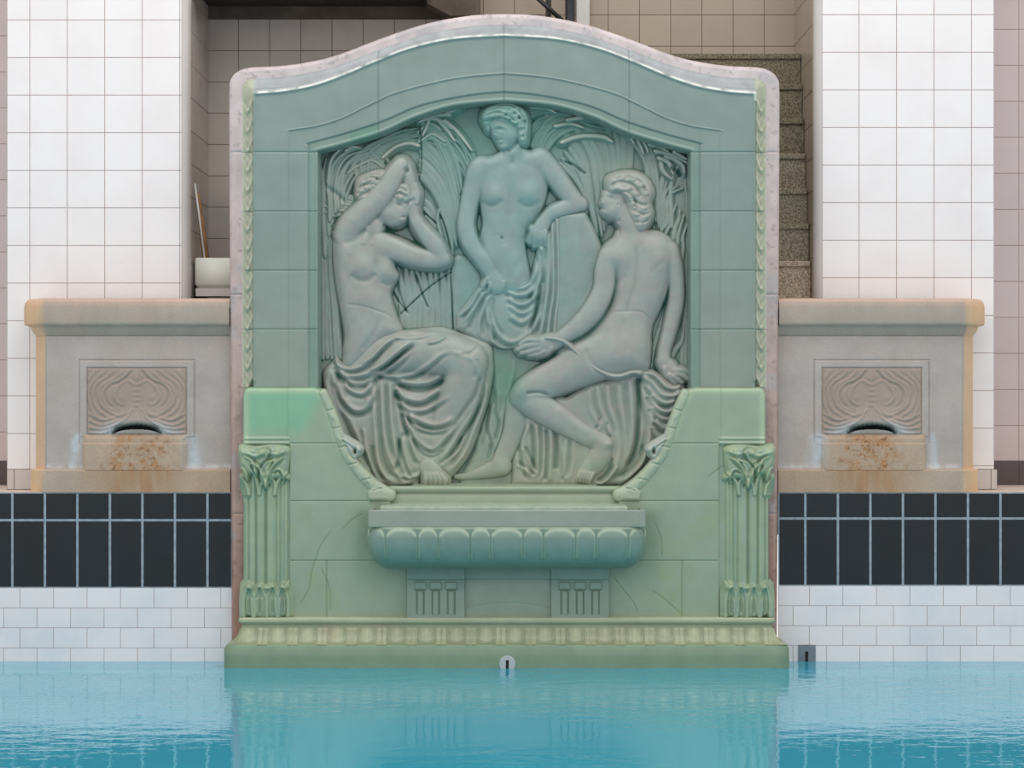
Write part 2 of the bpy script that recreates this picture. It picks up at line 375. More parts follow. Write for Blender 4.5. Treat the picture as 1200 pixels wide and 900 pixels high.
    hr.poly([(440, 205), (460, 205), (478, 222), (474, 234), (450, 226)], 10, 4, 6, sm=1)
    hr.poly([(462, 224), (468, 216), (478, 217), (482, 228), (478, 237), (470, 238), (462, 233)], 20, 7, 7, sm=1.2)
    for P in ([(420, 214), (434, 208), (448, 212)], [(418, 222), (432, 216), (448, 220)], [(420, 231), (434, 225), (446, 228)], [(430, 204), (444, 203), (454, 210)], [(424, 237), (436, 234), (444, 230)],
              [(464, 222), (471, 221), (478, 226)], [(463, 229), (470, 227), (478, 233)]):
        hr.fold(P, 1.3, -2.4)
    for q in ((424, 214), (431, 211), (439, 208), (422, 224), (430, 221), (439, 218), (427, 232), (436, 229), (467, 224), (474, 227), (469, 233), (447, 206), (418, 229)):
        hr.bump(q[0]+rnd.uniform(-1, 1), q[1]+rnd.uniform(-1, 1), 2.8, 2.2, 2.4, rnd.uniform(0, 90)); hr.bump(q[0]+3, q[1]+2.4, 1.2, 1.2, -2)
    L['seated_hair'] = hr
    d = Layer(); d.FA = .78; d.FW = 1.08
    # cloth: sheet over seat, hanging parts, thigh, knee and shins
    d.poly([(378, 440), (383, 430), (391, 423), (393, 417), (400, 424), (414, 426), (428, 414), (438, 404), (447, 395), (457, 390), (478, 387), (503, 384), (520, 384),
            (542, 391), (560, 396), (572, 403), (577, 415), (577, 432), (575, 450), (570, 475), (563, 495), (556, 518), (546, 538), (534, 553), (526, 560), (519, 556),
            (500, 552), (492, 560), (486, 571), (460, 573), (445, 570), (430, 560), (412, 538), (400, 515), (390, 490), (381, 462)],
           7, 9, 8, sm=2.2)
    d.chain([(424, 428, 6, 18), (455, 414, 8, 24), (490, 412, 10, 25), (525, 416, 12, 25), (548, 424, 13, 24)], k=.78, u=6)
    d.chain([(548, 424, 13, 24), (543, 448, 13, 24), (532, 480, 10, 22), (522, 512, 8, 18), (514, 540, 7, 12)], k=.72, u=8)
    d.chain([(566, 412, 8, 12), (565, 440, 8, 13), (556, 480, 6, 12), (544, 515, 5, 10), (531, 545, 5, 8)], k=.6, u=5)
    D = d.fold
    # waist folds sweeping from the hip knot to the thigh
    D([(391, 420), (401, 430), (415, 432), (430, 425), (446, 409), (461, 396)], 2.2, 5, cre=.8, t0=.05)
    D([(392, 425), (404, 438), (422, 440), (440, 433), (458, 418), (478, 402), (498, 396)], 2.8, 5.4, cre=.9, t0=.05, t1=.3)
    D([(395, 431), (408, 445), (425, 447), (442, 438), (466, 424), (486, 405)], 2.6, 4.6, cre=1.0, t0=.1, t1=.25)
    D([(420, 427), (438, 417), (452, 402), (470, 393)], 1.8, 3.2, cre=.7)
    D([(430, 434), (450, 427), (468, 412), (480, 403)], 2.0, 3.0, cre=.8)
    D([(460, 395), (480, 396), (500, 393), (519, 386)], 1.8, 2.4, cre=.6, t1=.3)
    D([(500, 402), (512, 400), (525, 392)], 1.6, 3, cre=.8); D([(478, 388), (495, 390), (512, 388)], 1.4, 1.8, cre=.6)
    D([(440, 436), (455, 428), (470, 418), (487, 404)], 2.6, -4.4)
    # big thigh loops
    D([(441, 437), (462, 441), (484, 438), (503, 427), (518, 415), (536, 411)], 2.2, 4.4, cre=.9, t0=.05, t1=.35)
    D([(462, 443), (484, 449), (504, 447), (522, 436)], 2.8, 5.4, cre=1.1, t0=.1, t1=.25)
    D([(464, 450), (484, 458), (504, 456), (524, 444)], 2.4, -4.5, t0=.1)
    D([(464, 456), (476, 466), (492, 469), (506, 462), (520, 452)], 2.8, 5.2, cre=1.0, t0=.1, t1=.3)
    D([(466, 468), (480, 479), (498, 480), (516, 470), (530, 462)], 2.4, 4, cre=.9, t0=.1, t1=.3)
    D([(474, 478), (488, 490), (506, 497), (522, 495), (532, 488)], 3.0, 6.0, cre=1.1, t0=.15, t1=.15)
    D([(478, 484), (490, 500), (508, 505), (525, 501), (538, 487)], 2.0, 4.2, cre=1.0, t0=.1, t1=.3)
    D([(480, 496), (490, 515), (504, 526), (514, 521), (530, 502), (540, 488)], 2.4, 4.6, cre=1.0, t0=.1, t1=.3)
    D([(484, 508), (494, 526), (507, 532), (520, 522)], 1.8, 3.2, cre=.9)
    D([(540, 416), (552, 414), (562, 404)], 1.8, -2.6); D([(528, 412), (545, 417), (556, 424), (561, 440)], 2.4, 1.8)
    D([(558, 420), (560, 430), (556, 444)], 2.6, -2.2)
    # diagonal drops from the knee
    D([(563, 440), (557, 462), (543, 482), (530, 500)], 2.4, -5.0, t0=.1)
    D([(567, 450), (556, 480), (540, 505), (524, 530), (512, 545)], 2.2, 3.4, cre=.8, side=-1)
    D([(573, 445), (566, 478), (554, 508), (545, 530), (528, 554)], 2.4, 4.4, cre=.9, side=1)
    D([(563, 470), (552, 496), (540, 515), (524, 536)], 1.6, -3.0)
    D([(545, 510), (538, 528), (524, 540), (516, 548)], 1.8, 3.0, cre=.8, side=1)
    # hanging loops under the hip
    D([(403, 444), (410, 456), (424, 461), (434, 450), (436, 441)], 2.4, 4.0, cre=.9, t0=.1)
    D([(398, 446), (404, 468), (416, 480), (428, 477), (434, 462)], 3.0, 5.4, cre=.9, t0=.1)
    D([(404, 440), (416, 452), (430, 449)], 1.8, 2.6, cre=.8)
    D([(391, 432), (392, 448), (402, 472)], 2.6, 3.0, cre=.8, side=-1)
    D([(381, 442), (384, 462), (394, 490), (408, 518), (425, 545)], 2.6, 3.0, cre=.8, side=-1)
    D([(398, 480), (410, 508), (422, 530), (434, 552)], 3.0, -4.0); D([(408, 486), (418, 508), (430, 532)], 2.4, 2.6)
    # straight drops
    D([(437, 446), (438, 480), (440, 510), (442, 535), (450, 556), (466, 569)], 2.8, 4.2, cre=.9, side=-1)
    D([(447, 442), (448, 480), (450, 510), (456, 535), (466, 556), (474, 567)], 2.6, 4.0, cre=.9, side=-1)
    D([(457, 442), (458, 480), (461, 510), (464, 535), (462, 552)], 2.4, 3.6, cre=.9, side=-1)
    D([(464, 456), (469, 478), (474, 500), (480, 515)], 3.0, -6.0, t0=.05)
    D([(473, 480), (480, 505), (486, 530), (494, 545)], 2.2, 3.8, cre=.9)
    D([(475, 505), (468, 520), (466, 540), (462, 556)], 2.4, -4.4)
    D([(470, 510), (474, 530), (480, 550), (488, 562)], 2.0, 3.0, cre=.8)
    D([(436, 520), (438, 545), (450, 565)], 2.4, -4.0); D([(426, 500), (430, 530), (442, 560)], 2.0, 3.0, cre=.8)
    D([(472, 556), (480, 560), (490, 556)], 2, 4, cre=.8); D([(474, 566), (486, 562), (494, 552)], 1.8, 3, cre=.8)
    d.bump(484, 555, 5, 4, -3)
    L['seated_cloth'] = d

    # ================================================= right seated figure, seen from behind
    c = Layer(); c.FA = .62; c.FW = 1.25
    # far lower leg and foot
    c.chain([(606, 470, 8, 14), (605, 490, 9, 14), (601, 508, 9, 12.5), (594, 526, 9, 11.5), (587, 541, 9, 10.5)], k=.6, u=2)
    c.chain([(588, 546, 9, 12), (575, 551, 8, 9.5), (558, 556, 7, 6), (544, 559, 6, 4), (534, 559, 5, 2.6)], k=.55, u=4)
    c.bump(588, 552, 8, 9, 2.0)
    # back
    c.poly([(726, 268), (744, 272), (760, 270), (776, 273), (789, 284), (790, 302), (786, 322), (781, 343), (776, 355), (770, 368), (765, 378), (762, 392), (762, 412),
            (759, 432), (746, 438), (728, 441), (710, 440), (694, 446), (676, 440), (656, 425), (651, 410), (666, 400), (690, 390), (703, 376), (715, 360),
            (720, 345), (721, 328), (716, 315), (704, 312), (701, 300), (708, 288), (720, 278)], 10, 15, 26, sm=3.4)
    c.chain([(726, 246, 14, 13), (737, 262, 14, 12.5), (744, 278, 10, 17)], k=.7, u=6)
    c.bump(736, 412, 26, 24, 6.0); c.bump(712, 420, 18, 16, 2.5)
    c.fold([(744, 284), (746, 305), (744, 330), (738, 352), (733, 372)], 2.6, -2.8); c.fold([(733, 372), (726, 392), (722, 420)], 3, -1.4)
    c.bump(726, 306, 12, 15, 2.6, 15); c.bump(771, 303, 11, 15, 2.6, -15); c.bump(757, 330, 9, 22, 1.6, 10); c.bump(728, 338, 8, 18, 1.6)
    c.fold([(762, 322), (770, 312), (780, 306)], 3, -1.6); c.fold([(734, 322), (726, 330), (718, 330)], 3, -1.5)
    c.fold([(712, 366), (735, 365), (752, 366), (762, 376)], 1.0, -1.4)
    # near thigh, knee, calf, foot
    c.chain([(716, 414, 10, 28), (690, 424, 13, 26), (664, 436, 15, 22.5), (640, 448, 16, 20), (622, 458, 15, 18.5), (616, 463, 15, 17)], k=.62, u=8)
    c.chain([(613, 466, 13, 16.5), (628, 475, 15, 17.5), (647, 486, 16, 16.5), (666, 498, 16, 14), (684, 509, 15, 12), (700, 517, 14, 11.5), (708, 521, 13, 11)], k=.66, u=1.5)
    c.chain([(706, 522, 13, 13), (703, 534, 13, 14), (695, 546, 13, 12.5), (686, 555, 12, 10)], k=.6, u=3)
    c.bump(714, 520, 5, 4, 2.5)
    for k in range(5):
        x = 676.5+k*3.6; y = 561.5+k*.7
        c.chain([(x+4, y-9, 20, 2.2), (x+1, y-3, 20, 2.1), (x, y+1.5, 17, 1.9)], k=1.1, u=.15)
    c.fold([(616, 461), (632, 460), (646, 464)], 1.6, -5.0, t0=.05, t1=.3)
    c.bump(610, 458, 8, 9, 2.4); c.fold([(650, 478), (672, 494), (694, 508)], 4, 1.4); c.fold([(700, 516), (690, 528), (686, 542)], 3, -1.4)
    c.fold([(686, 408), (694, 428), (708, 440)], 3, -2.2)
    # left arm and hand on the thigh
    c.chain([(716, 302, 13, 15), (710, 318, 14, 13.2), (708, 336, 15, 12.2), (702, 352, 17, 12.4), (692, 368, 18, 12.6), (678, 382, 20, 11), (664, 392, 21, 8.8), (654, 398, 22, 7.6)], k=.66, u=3.0)
    c.chain([(656, 398, 21, 8), (645, 402, 21, 10), (634, 405, 21, 10.5), (625, 406, 20, 9)], k=.5, u=1.5)
    for P in ([(630, 399), (618, 399), (610, 404)], [(630, 404), (616, 406), (607, 410)], [(632, 409), (620, 412), (611, 414)], [(638, 412), (628, 415), (620, 416)], [(646, 408), (640, 414), (630, 417)]):
        c.chain([(x, y, 24-2*i, 3.4-.4*i) for i, (x, y) in enumerate(P)], k=.8, u=.6)
    # right arm leaning on the seat
    c.chain([(784, 294, 12, 12), (790, 312, 11, 10.4), (793, 332, 10, 9.2), (793, 352, 9, 9.4), (789, 372, 9, 9.2), (784, 392, 9, 8.2), (779, 410, 10, 7.4), (778, 422, 12, 7.6)], k=.66, u=3)
    c.chain([(778, 424, 12, 8.5), (785, 432, 13, 10), (790, 438, 13, 9.5)], k=.5, u=2)
    for P in ([(791, 434), (800, 434), (807, 437)], [(792, 438), (800, 440), (806, 444)], [(789, 441), (795, 445), (799, 448)], [(785, 440), (789, 446), (791, 449)], [(779, 432), (782, 440), (785, 444)]):
        c.chain([(x, y, 17-2*i, 3.6-.4*i) for i, (x, y) in enumerate(P)], k=.8, u=.6)
    # face in lost profile
    c.poly([(716, 222), (708, 224), (706, 231), (703.5, 239), (706.5, 243), (705, 248), (708, 253), (716, 258), (726, 256), (732, 246), (734, 232), (728, 222)], 15, 8, 10, sm=1.4)
    c.bump(716, 232, 4, 2.2, -2.4, 20); c.bump(718, 246, 6, 6, 1.8); c.fold([(709, 254), (718, 260), (728, 258)], 2, -3.6); c.bump(708, 245.5, 2.4, .9, -2)
    c.fold([(707, 226), (705, 234), (704, 239)], 1.4, 2.6); c.bump(724, 240, 3, 3.6, 2.4, 20); c.bump(724, 240, 1.3, 2, -3, 20)
    L['leaning_body'] = c
    hr = Layer()
    hr.poly([(711, 221), (711, 210), (719, 204), (733, 201), (748, 203), (760, 211), (766, 225), (763, 238), (765, 250), (761, 262), (752, 272), (745, 270), (742, 262), (736, 252),
             (735, 242), (730, 234), (722, 229), (715, 228)], 18, 11, 13, sm=1.6)
    hr.chain([(748, 268, 15, 7), (750, 258, 18, 7)], k=.7, u=3)
    for P in ([(713, 220), (726, 214), (742, 218), (752, 232)], [(716, 212), (732, 207), (750, 214), (758, 230)], [(722, 228), (734, 226), (744, 236), (746, 250)],
              [(738, 232), (750, 240), (760, 240)], [(740, 246), (752, 252), (762, 250)], [(744, 260), (752, 262), (760, 258)]):
        hr.fold(P, 1.6, -2.6)
    hr.fold([(713, 225), (724, 222), (734, 228), (742, 238)], 3, 3.0, cre=.6)
    for q in ((720, 210), (730, 208), (741, 211), (751, 218), (756, 228), (746, 228), (736, 222), (754, 245), (746, 252), (758, 254), (750, 263), (740, 240)):
        hr.bump(q[0], q[1], 3.6, 2.6, 2.0, rnd.uniform(-50, 50)); hr.bump(q[0]+3, q[1]+2.4, 1.5, 1.5, -1.6)
    L['leaning_hair'] = hr
    g = Layer()
    # hip cord
    P = [(640, 396, 26, 1.6), (654, 398, 29, 1.6), (666, 404, 27, 1.6), (684, 421, 26.5, 1.7), (700, 433, 26, 1.8), (714, 439.5, 25, 1.8), (727, 440.5, 24.5, 1.8), (740, 436.5, 24, 1.8), (750, 437, 22, 2)]
    g.chain(P, k=1.2)
    L['leaning_cord'] = g
    d = Layer(); d.FA = .78; d.FW = 1.08
    d.poly([(612, 470), (640, 462), (664, 466), (690, 450), (720, 444), (746, 434), (764, 433), (776, 440), (790, 450), (801, 449), (803, 456), (800, 478), (796, 500), (790, 512), (778, 532),
            (760, 554), (736, 571), (600, 571), (600, 540), (610, 510)], 6, 9, 8, sm=2.0, closed_curve=False)
    D = d.fold
    d.bump(780, 470, 20, 26, 5)
    for P, w, a, s in (([(620, 498), (612, 520), (616, 545), (622, 562)], 2.2, 4, 1), ([(628, 496), (630, 520), (630, 545), (628, 562)], 2.6, 4.6, 1), ([(637, 498), (638, 525), (637, 550), (634, 564)], 2.0, 3.4, 1),
                       ([(645, 502), (646, 525), (645, 548), (644, 566)], 2.6, 4.6, 1), ([(664, 515), (662, 540), (664, 565)], 2.4, 2.6, 1), ([(673, 515), (672, 538), (668, 562)], 2.4, 2.4, 1),
                       ([(612, 525), (620, 540), (626, 556)], 1.8, 3.4, -1), ([(606, 545), (618, 553), (626, 560)], 1.8, 3.0, -1)):
        D(P, w, a, cre=.9, side=s, t0=.05, t1=.1)
    D([(651, 503), (652, 525), (651, 552)], 3.0, -6, t0=.05, t1=.1)
    D([(656, 512), (660, 540), (658, 562)], 3, 2.4)
    # hanging sheet right of the calf
    for P, w, a in (([(690, 455), (693, 480), (703, 500)], 2.8, 3.2), ([(700, 450), (703, 475), (712, 500), (716, 512)], 3.0, 3.6), ([(712, 448), (714, 475), (722, 500), (726, 530), (716, 552)], 3.2, 4.2),
                    ([(725, 446), (728, 475), (732, 505), (732, 535), (712, 562)], 3.4, 4.4), ([(738, 442), (740, 470), (741, 505), (738, 535), (724, 558)], 3.0, 3.8)):
        D(P, w, a, cre=.6, side=-1, t0=.06, t1=.1)
    D([(748, 440), (749, 470), (748, 505), (744, 530), (732, 552)], 2.8, -8.0, t0=.03, t1=.1)
    D([(752, 441), (757, 470), (762, 500), (758, 528), (742, 556)], 3.0, 4.4, cre=.9, side=1, t0=.05)
    D([(706, 490), (704, 500), (700, 506)], 1.8, 3, cre=.9); D([(712, 494), (711, 506), (716, 514)], 1.8, -3.6)
    D([(760, 520), (752, 545), (728, 566)], 2.8, 4.4, cre=.9, side=1); D([(772, 520), (764, 545), (742, 568)], 2.4, 4.0, cre=.9, side=1)
    D([(716, 535), (714, 550), (700, 566)], 3.0, -4.5); D([(724, 545), (712, 562), (698, 570)], 2.2, 3.2, cre=.8)
    # bunched cloth under the leaning hand
    for P, w, a in (([(752, 435), (768, 440), (780, 452), (790, 455), (800, 450)], 2.0, 4.4), ([(750, 436), (764, 448), (776, 462), (789, 463), (800, 454)], 2.6, 5.0),
                    ([(754, 440), (764, 458), (776, 470), (788, 470), (800, 458)], 2.8, 6.4), ([(762, 462), (772, 478), (784, 482), (796, 470)], 2.6, 5.0),
                    ([(764, 476), (774, 488), (786, 490), (797, 480)], 2.4, 3.6), ([(768, 492), (778, 502), (788, 500), (797, 490)], 2.4, 4.2), ([(766, 500), (772, 512), (784, 514)], 2.2, 3.0)):
        D(P, w, a, cre=.95, side=1, t0=.06, t1=.1)
    D([(758, 450), (764, 478), (766, 505)], 2.4, 3.4, cre=.8, side=1)
    L['leaning_cloth'] = d
    # trim levels
    return L

ORDER = ['fronds', 'standing_body', 'standing_cloth', 'standing_hair', 'seated_body', 'seated_hair', 'seated_cloth', 'leaning_cloth', 'leaning_body', 'leaning_hair', 'leaning_cord']
WATER_BUMP = .006; WORLD_E = .92; SKY_E = 170
# ---------------------------------------------------------------- scene
import bpy, bmesh
from mathutils import Vector
C = bpy.context.scene.collection
CAMD, CAMZ, FPX = 12.0, 1.625, 2400.0        # camera distance from the pool wall, eye height over the water, focal length in px of 1200
def sx(x, Y=0.0): return (x-600)*(CAMD+Y)/FPX
def sz(y, Y=0.0): return CAMZ+(450-y)*(CAMD+Y)/FPX

def lin(c):
    c = np.asarray(c, float)/255.0
    return np.where(c <= .04045, c/12.92, ((c+.055)/1.055)**2.4)
rs = np.random.RandomState(3)

def noise2(xx, yy, s, seed=0, octv=3):
    """smooth value noise in [-1,1]"""
    out = np.zeros(np.shape(xx)); amp = 1; tot = 0
    for o in range(octv):
        r = np.random.RandomState(seed*17+o); T = r.uniform(-1, 1, (64, 64))
        u = np.asarray(xx)/s*(2**o)+13.7*o; v = np.asarray(yy)/s*(2**o)+7.1*o
        i = np.floor(u).astype(int); j = np.floor(v).astype(int); fu = u-i; fv = v-j
        fu = fu*fu*(3-2*fu); fv = fv*fv*(3-2*fv)
        a = T[j % 64, i % 64]; b = T[j % 64, (i+1) % 64]; c = T[(j+1) % 64, i % 64]; d = T[(j+1) % 64, (i+1) % 64]
        out += amp*((a*(1-fu)+b*fu)*(1-fv)+(c*(1-fu)+d*fu)*fv); tot += amp; amp *= .5
    return out/tot

# ---------------------------------------------------------------- object helpers
def prop(o, label=None, cat=None, group=None, kind=None):
    if label: o['label'] = label
    if cat: o['category'] = cat
    if group: o['group'] = group
    if kind: o['kind'] = kind
    return o
def empty(name, loc, label=None, cat=None, group=None):
    o = bpy.data.objects.new(name, None); C.objects.link(o); o.location = loc; o.empty_display_size = .1
    return prop(o, label, cat, group)
def link(name, me, mat, parent=None, smooth=False):
    o = bpy.data.objects.new(name, me); C.objects.link(o)
    for m in (mat if isinstance(mat, (list, tuple)) else [mat]): me.materials.append(m)
    if parent is not None:
        o.parent = parent; me.transform(__import__('mathutils').Matrix.Translation(-wloc(parent)))
    if smooth: me.shade_smooth()
    else: me.shade_flat()
    return o
def wloc(o):
    v = Vector((0, 0, 0))
    while o is not None: v += Vector(o.location); o = o.parent
    return v
def mesh_np(name, V, F, mat, parent=None, smooth=True, col=None, mi=None):
    V = np.asarray(V, np.float32); F = np.asarray(F, np.int32)
    me = bpy.data.meshes.new(name); n = len(V); m = len(F); k = F.shape[1]
    me.vertices.add(n); me.vertices.foreach_set('co', V.ravel())
    me.loops.add(m*k); me.loops.foreach_set('vertex_index', F.ravel())
    me.polygons.add(m); me.polygons.foreach_set('loop_start', np.arange(m, dtype=np.int32)*k)
    if col is not None:
        a = me.color_attributes.new('Col', 'FLOAT_COLOR', 'POINT')
        c4 = np.ones((n, 4), np.float32); c4[:, :3] = col; a.data.foreach_set('color', c4.ravel())
    if mi is not None: me.polygons.foreach_set('material_index', np.asarray(mi, np.int32))
    me.update(calc_edges=True); me.validate()
    return link(name, me, mat, parent, smooth)

def height_mesh(name, g, h, mask, Yref, Ybase, k, mat, col, parent=None, mirror=None, smooth=True):
    """carved face: h (units) stands k metres per unit in front of Ybase; faces are kept where mask"""
    sc = (CAMD+Yref)/FPX
    q = mask[:-1, :-1] | mask[1:, :-1] | mask[:-1, 1:] | mask[1:, 1:]
    jj, ii = np.nonzero(q)
    W = g.w
    a = jj*W+ii
    F = np.stack([a, a+W, a+W+1, a+1], 1)
    used = np.zeros(g.w*g.h, bool); used[F.ravel()] = True
    idx = np.cumsum(used)-1
    X = (g.xx.ravel()-600)*sc; Z = CAMZ+(450-g.yy.ravel())*sc; Y = Ybase-h.ravel()*k
    V = np.stack([X, Y, Z], 1)[used]
    F = idx[F]
    if mirror is not None:
        V[:, 0] = 2*(mirror-600)*sc-V[:, 0]; F = F[:, ::-1]
    return mesh_np(name, V, F, mat, parent, smooth, col.reshape(-1, 3)[used])

def box(bm, x0, x1, y0, y1, z0, z1, bev=0.0):
    r = bmesh.ops.create_cube(bm, size=1)
    for v in r['verts']:
        v.co = Vector((x0+(v.co.x+.5)*(x1-x0), y0+(v.co.y+.5)*(y1-y0), z0+(v.co.z+.5)*(z1-z0)))
    if bev: bmesh.ops.bevel(bm, geom=list({e for v in r['verts'] for e in v.link_edges}), offset=bev, segments=2, affect='EDGES', profile=.5)
def bm_obj(name, bm, mat, parent=None, smooth=False):
    me = bpy.data.meshes.new(name); bm.normal_update(); bm.to_mesh(me); bm.free()
    o = link(name, me, mat, parent, smooth)
    return o
def box_obj(name, dims, mat, parent=None, bev=0.0):
    bm = bmesh.new(); box(bm, *dims, bev=bev); return bm_obj(name, bm, mat, parent)
def tube(bm, p0, p1, r0, r1=None, n=20):
    p0, p1 = Vector(p0), Vector(p1); r1 = r0 if r1 is None else r1
    d = (p1-p0).normalized(); a = d.orthogonal().normalized(); b = d.cross(a)
    A = [bm.verts.new(p0+(a*math.cos(t)+b*math.sin(t))*r0) for t in np.linspace(0, 2*math.pi, n, endpoint=False)]
    B = [bm.verts.new(p1+(a*math.cos(t)+b*math.sin(t))*r1) for t in np.linspace(0, 2*math.pi, n, endpoint=False)]
    for i in range(n): bm.faces.new([A[i], A[(i+1) % n], B[(i+1) % n], B[i]])
    bm.faces.new(A[::-1]); bm.faces.new(B)

def sweep(path, prof, disp=None, colf=None, cap=True):
    """path: open plan polyline, outward = right-hand side of travel; prof: rows (out, z).  Returns V, F, col"""
    P = np.array(path, float); n = len(P); R = np.array(prof, float); m = len(R)
    t = np.diff(P, axis=0); t /= np.linalg.norm(t, axis=1, keepdims=True)
    nr = np.stack([t[:, 1], -t[:, 0]], 1)
    N = np.zeros((n, 2)); N[0] = nr[0]; N[-1] = nr[-1]
    for i in range(1, n-1):
        b = nr[i-1]+nr[i]; b /= np.linalg.norm(b); N[i] = b/max(.35, b.dot(nr[i]))
    s = np.concatenate([[0], np.cumsum(np.linalg.norm(np.diff(P, axis=0), axis=1))])
    U = np.repeat(s[None], m, 0); J = np.repeat(np.arange(m)[:, None], n, 1)
    out = np.repeat(R[:, :1], n, 1); z = np.repeat(R[:, 1:2], n, 1)
    if disp is not None: out = out+disp(U, J, z)
    V = np.stack([P[None, :, 0]+N[None, :, 0]*out, P[None, :, 1]+N[None, :, 1]*out, z], -1).reshape(-1, 3)
    F = []
    for j in range(m-1):
        a = j*n+np.arange(n-1); F.append(np.stack([a, a+n, a+n+1, a+1], 1))
    F = np.vstack(F)
    col = colf(U, J, z, np.repeat(N[None, :, :], m, 0), V.reshape(m, n, 3)).reshape(-1, 3) if colf is not None else None
    return V, F, col
def dense(path, step):
    P = [np.array(p, float) for p in path]; o = []
    for a, b in zip(P[:-1], P[1:]):
        m = max(1, int(np.linalg.norm(b-a)/step))
        for i in range(m): o.append(a+(b-a)*i/m)
    o.append(P[-1]); return o
def dense_prof(prof, step):
    return dense(prof, step)

# ---------------------------------------------------------------- materials
def nodes(name):
    m = bpy.data.materials.new(name); m.use_nodes = True; nt = m.node_tree
    return m, nt, nt.nodes['Principled BSDF']
def mat_vc(name, rough=.35, bump=.0, bscale=60, spec=.5, var=.06, vscale=9, coat=0.0, speck=0.0):
    """colour from the carved face's own glaze / weathering attribute"""
    m, nt, p = nodes(name); N = nt.nodes; L = nt.links
    at = N.new('ShaderNodeAttribute'); at.attribute_name = 'Col'
    tc = N.new('ShaderNodeTexCoord'); nz = N.new('ShaderNodeTexNoise'); nz.inputs['Scale'].default_value = vscale; nz.inputs['Detail'].default_value = 6
    L.new(tc.outputs['Object'], nz.inputs['Vector'])
    mr = N.new('ShaderNodeMapRange'); mr.inputs[1].default_value = .3; mr.inputs[2].default_value = .7; mr.inputs[3].default_value = 1-var; mr.inputs[4].default_value = 1+var
    L.new(nz.outputs['Fac'], mr.inputs[0])
    mx = N.new('ShaderNodeVectorMath'); mx.operation = 'SCALE'; L.new(at.outputs['Color'], mx.inputs[0]); L.new(mr.outputs[0], mx.inputs['Scale'])
    last = mx.outputs[0]
    if speck:
        n2 = N.new('ShaderNodeTexNoise'); n2.inputs['Scale'].default_value = 170; n2.inputs['Detail'].default_value = 3; L.new(tc.outputs['Object'], n2.inputs['Vector'])
        m2 = N.new('ShaderNodeMapRange'); m2.inputs[1].default_value = .3; m2.inputs[2].default_value = .7; m2.inputs[3].default_value = 1-speck; m2.inputs[4].default_value = 1+speck
        L.new(n2.outputs['Fac'], m2.inputs[0]); m3 = N.new('ShaderNodeVectorMath'); m3.operation = 'SCALE'; L.new(last, m3.inputs[0]); L.new(m2.outputs[0], m3.inputs['Scale']); last = m3.outputs[0]
    L.new(last, p.inputs['Base Color'])
    p.inputs['Roughness'].default_value = rough; p.inputs['Specular IOR Level'].default_value = spec; p.inputs['Coat Weight'].default_value = coat; p.inputs['Coat Roughness'].default_value = .15
    if bump:
        nb = N.new('ShaderNodeTexNoise'); nb.inputs['Scale'].default_value = bscale; nb.inputs['Detail'].default_value = 4; L.new(tc.outputs['Object'], nb.inputs['Vector'])
        b = N.new('ShaderNodeBump'); b.inputs['Strength'].default_value = bump; b.inputs['Distance'].default_value = .004; L.new(nb.outputs['Fac'], b.inputs['Height']); L.new(b.outputs[0], p.inputs['Normal'])
    return m
def mat_tile(name, c, rough=.12, var=.05, stain=None, bump=.02):
    m, nt, p = nodes(name); N = nt.nodes; L = nt.links
    g = N.new('ShaderNodeNewGeometry'); mr = N.new('ShaderNodeMapRange'); mr.inputs[3].default_value = 1-var; mr.inputs[4].default_value = 1+var*.6
    L.new(g.outputs['Random Per Island'], mr.inputs[0])
    tc = N.new('ShaderNodeTexCoord'); nz = N.new('ShaderNodeTexNoise'); nz.inputs['Scale'].default_value = 3.5; nz.inputs['Detail'].default_value = 5; L.new(tc.outputs['Object'], nz.inputs['Vector'])
    rp = N.new('ShaderNodeMix'); rp.data_type = 'RGBA'; a = lin(c); b = lin(stain) if stain is not None else a*.93
    rp.inputs[6].default_value = (*a, 1); rp.inputs[7].default_value = (*b, 1)
    m2 = N.new('ShaderNodeMapRange'); m2.inputs[1].default_value = .45; m2.inputs[2].default_value = .75; L.new(nz.outputs['Fac'], m2.inputs[0]); L.new(m2.outputs[0], rp.inputs[0])
    sc = N.new('ShaderNodeVectorMath'); sc.operation = 'SCALE'; L.new(rp.outputs[2], sc.inputs[0]); L.new(mr.outputs[0], sc.inputs['Scale'])
    L.new(sc.outputs[0], p.inputs['Base Color']); p.inputs['Roughness'].default_value = rough
    nb = N.new('ShaderNodeTexNoise'); nb.inputs['Scale'].default_value = 14; L.new(tc.outputs['Object'], nb.inputs['Vector'])
    bp = N.new('ShaderNodeBump'); bp.inputs['Strength'].default_value = bump*1.0; bp.inputs['Distance'].default_value = .01; L.new(nb.outputs['Fac'], bp.inputs['Height']); L.new(bp.outputs[0], p.inputs['Normal'])
    return m
